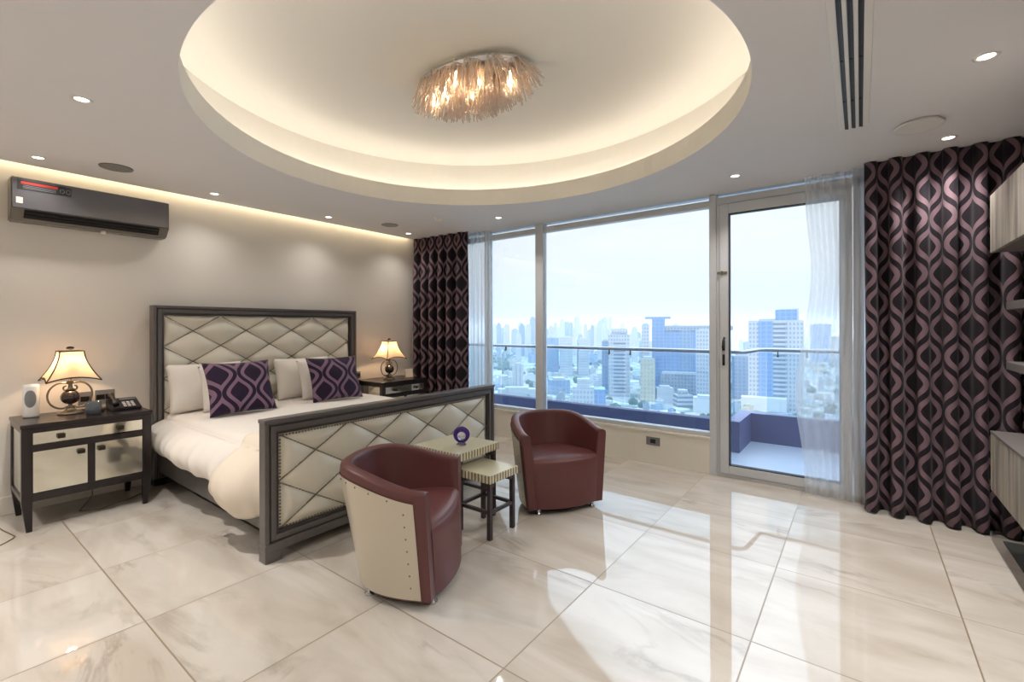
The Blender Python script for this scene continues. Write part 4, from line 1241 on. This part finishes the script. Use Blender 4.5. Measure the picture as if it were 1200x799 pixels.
for i in range(520):
    u = rnd.uniform(572, 1000); vb = rnd.choice((rnd.uniform(413, 440), rnd.uniform(440, 496)))
    if i < 140: u, vb = rnd.gauss(590, 8), rnd.gauss(423, 7)
    if 140 <= i < 220: u, vb = rnd.gauss(696, 9), rnd.gauss(422, 4)
    vb = max(vb, 408); d = dist_base(vb); p = place(u, d); r = rnd.uniform(4, 9)
    if not free(p.x, p.y, r * 1.1, False): continue
    q = bmesh.new(); bmesh.ops.create_icosphere(q, subdivisions=2, radius=r, matrix=Matrix.Translation((p.x, p.y, ZG + r * .5)))
    for v_ in q.verts: v_.co += Vector((rnd.uniform(-1, 1), rnd.uniform(-1, 1), rnd.uniform(-1, 1))) * r * .12
    merge(bm, q)
tag(link('city_trees', bm, 'f_tree'), 'clumps of green tree crowns between the city blocks', 'trees', kind='stuff')
# ground
def ground_mat():
    m, nt, N, L, b = nmat('city_ground')
    tc = N.new('ShaderNodeTexCoord')
    v = N.new('ShaderNodeTexVoronoi'); v.inputs['Scale'].default_value = .045; L.new(tc.outputs['Object'], v.inputs['Vector'])
    cr = N.new('ShaderNodeValToRGB'); sp = N.new('ShaderNodeSeparateColor'); L.new(v.outputs['Color'], sp.inputs[0]); L.new(sp.outputs[0], cr.inputs[0])
    cr.color_ramp.interpolation = 'CONSTANT'
    els = [(0, dim('#5f7672')), (.18, dim('#9aa0a4')), (.36, dim('#808d97')), (.52, dim('#b5b8b8')), (.68, dim('#4f6c62')), (.78, dim('#a39e94')), (.9, dim('#708194'))]
    cr.color_ramp.elements[0].color = lin(els[0][1]); cr.color_ramp.elements[1].position = els[1][0]; cr.color_ramp.elements[1].color = lin(els[1][1])
    for p, c in els[2:]:
        e = cr.color_ramp.elements.new(p); e.color = lin(c)
    L.new(cr.outputs[0], b.inputs['Base Color']); b.inputs['Roughness'].default_value = .9
    return m
M['ground'] = ground_mat()
bm = B(); lathe(bm, [(0, 0), (9000, 0)], seg=64); o = structure('city_ground', bm, 'ground', recalc=False); o.location = (0, 0, ZG)

# haze layer over the city (a real scattering volume)
m = bpy.data.materials.new('city_haze'); m.use_nodes = True; N, L = m.node_tree.nodes, m.node_tree.links
N.remove(N['Principled BSDF'])
vs = N.new('ShaderNodeVolumeScatter'); vs.inputs['Color'].default_value = (.17, .205, .25, 1); vs.inputs['Density'].default_value = 1 / 1350.; vs.inputs['Anisotropy'].default_value = .2
L.new(vs.outputs[0], N['Material Output'].inputs['Volume']); M['haze'] = m
bm = B(); box(bm, -7000, 5000, 120, 8000, ZG - 1, 70.)
o = link('city_haze', bm, 'haze'); tag(o, 'pale bluish haze hanging over the distant city', 'haze', kind='stuff')

# ------------------------------------------------------------------ sky
w = bpy.data.worlds.new('overcast_sky'); SC.world = w; w.use_nodes = True
N, L = w.node_tree.nodes, w.node_tree.links
bg = N['Background']
tc = N.new('ShaderNodeTexCoord'); sp = N.new('ShaderNodeSeparateXYZ'); L.new(tc.outputs['Generated'], sp.inputs[0])
cr = N.new('ShaderNodeValToRGB'); L.new(sp.outputs[2], cr.inputs[0])
E_ = cr.color_ramp.elements
E_[0].position = 0.0; E_[0].color = (.74, .82, .92, 1)
E_[1].position = 1.0; E_[1].color = (.76, .88, 1.0, 1)
for p, c in ((.05, (.86, .91, .97, 1)), (.12, (.98, .99, 1.0, 1)), (.24, (1., 1., 1., 1)), (.4, (.76, .88, 1.0, 1))):
    e = E_.new(p); e.color = c
mr = N.new('ShaderNodeMapRange'); L.new(sp.outputs[2], mr.inputs['Value'])
mr.inputs['From Min'].default_value = .24; mr.inputs['From Max'].default_value = .62; mr.inputs['To Min'].default_value = .77; mr.inputs['To Max'].default_value = 4.3
n = N.new('ShaderNodeTexNoise'); n.inputs['Scale'].default_value = 3; n.inputs['Detail'].default_value = 5
mp = N.new('ShaderNodeMapping'); mp.inputs['Scale'].default_value = (1, 1, 4); L.new(tc.outputs['Generated'], mp.inputs[0]); L.new(mp.outputs[0], n.inputs['Vector'])
cl = math_node(N, L, 'MULTIPLY_ADD', n.outputs['Fac'], .12); cl.node.inputs[2].default_value = .74
L.new(math_node(N, L, 'MULTIPLY', mr.outputs[0], cl), bg.inputs['Strength'])
L.new(cr.outputs[0], bg.inputs['Color'])

# ------------------------------------------------------------------ camera, view
cam = bpy.data.cameras.new('camera'); co = bpy.data.objects.new('camera', cam); COL.objects.link(co)
cam.sensor_fit = 'HORIZONTAL'; cam.sensor_width = 36.; cam.lens = 36. * CAM_F / 1200.
cam.shift_y = -(399.5 - CAM_HZ) / 1200.; cam.clip_start = .05; cam.clip_end = 20000
co.matrix_world = Matrix.Translation((0, 0, CAM_H)) @ Matrix.Rotation(CAM_YAW, 4, 'Z') @ Matrix.Rotation(PI / 2, 4, 'X') @ Matrix.Rotation(-CAM_ROLL, 4, 'Z')
SC.camera = co
vs_ = SC.view_settings
SC.display_settings.display_device = 'sRGB'
vs_.view_transform = 'Standard'; vs_.look = 'None'; vs_.gamma = 1; vs_.exposure = 0.8; vs_.use_curve_mapping = False
SC.cycles.max_bounces = 12; SC.cycles.diffuse_bounces = 5; SC.cycles.glossy_bounces = 4; SC.cycles.transparent_max_bounces = 24; SC.cycles.transmission_bounces = 8
SC.cycles.volume_bounces = 1
SC.cycles.sample_clamp_indirect = 6.
SC.cycles.use_denoising = True
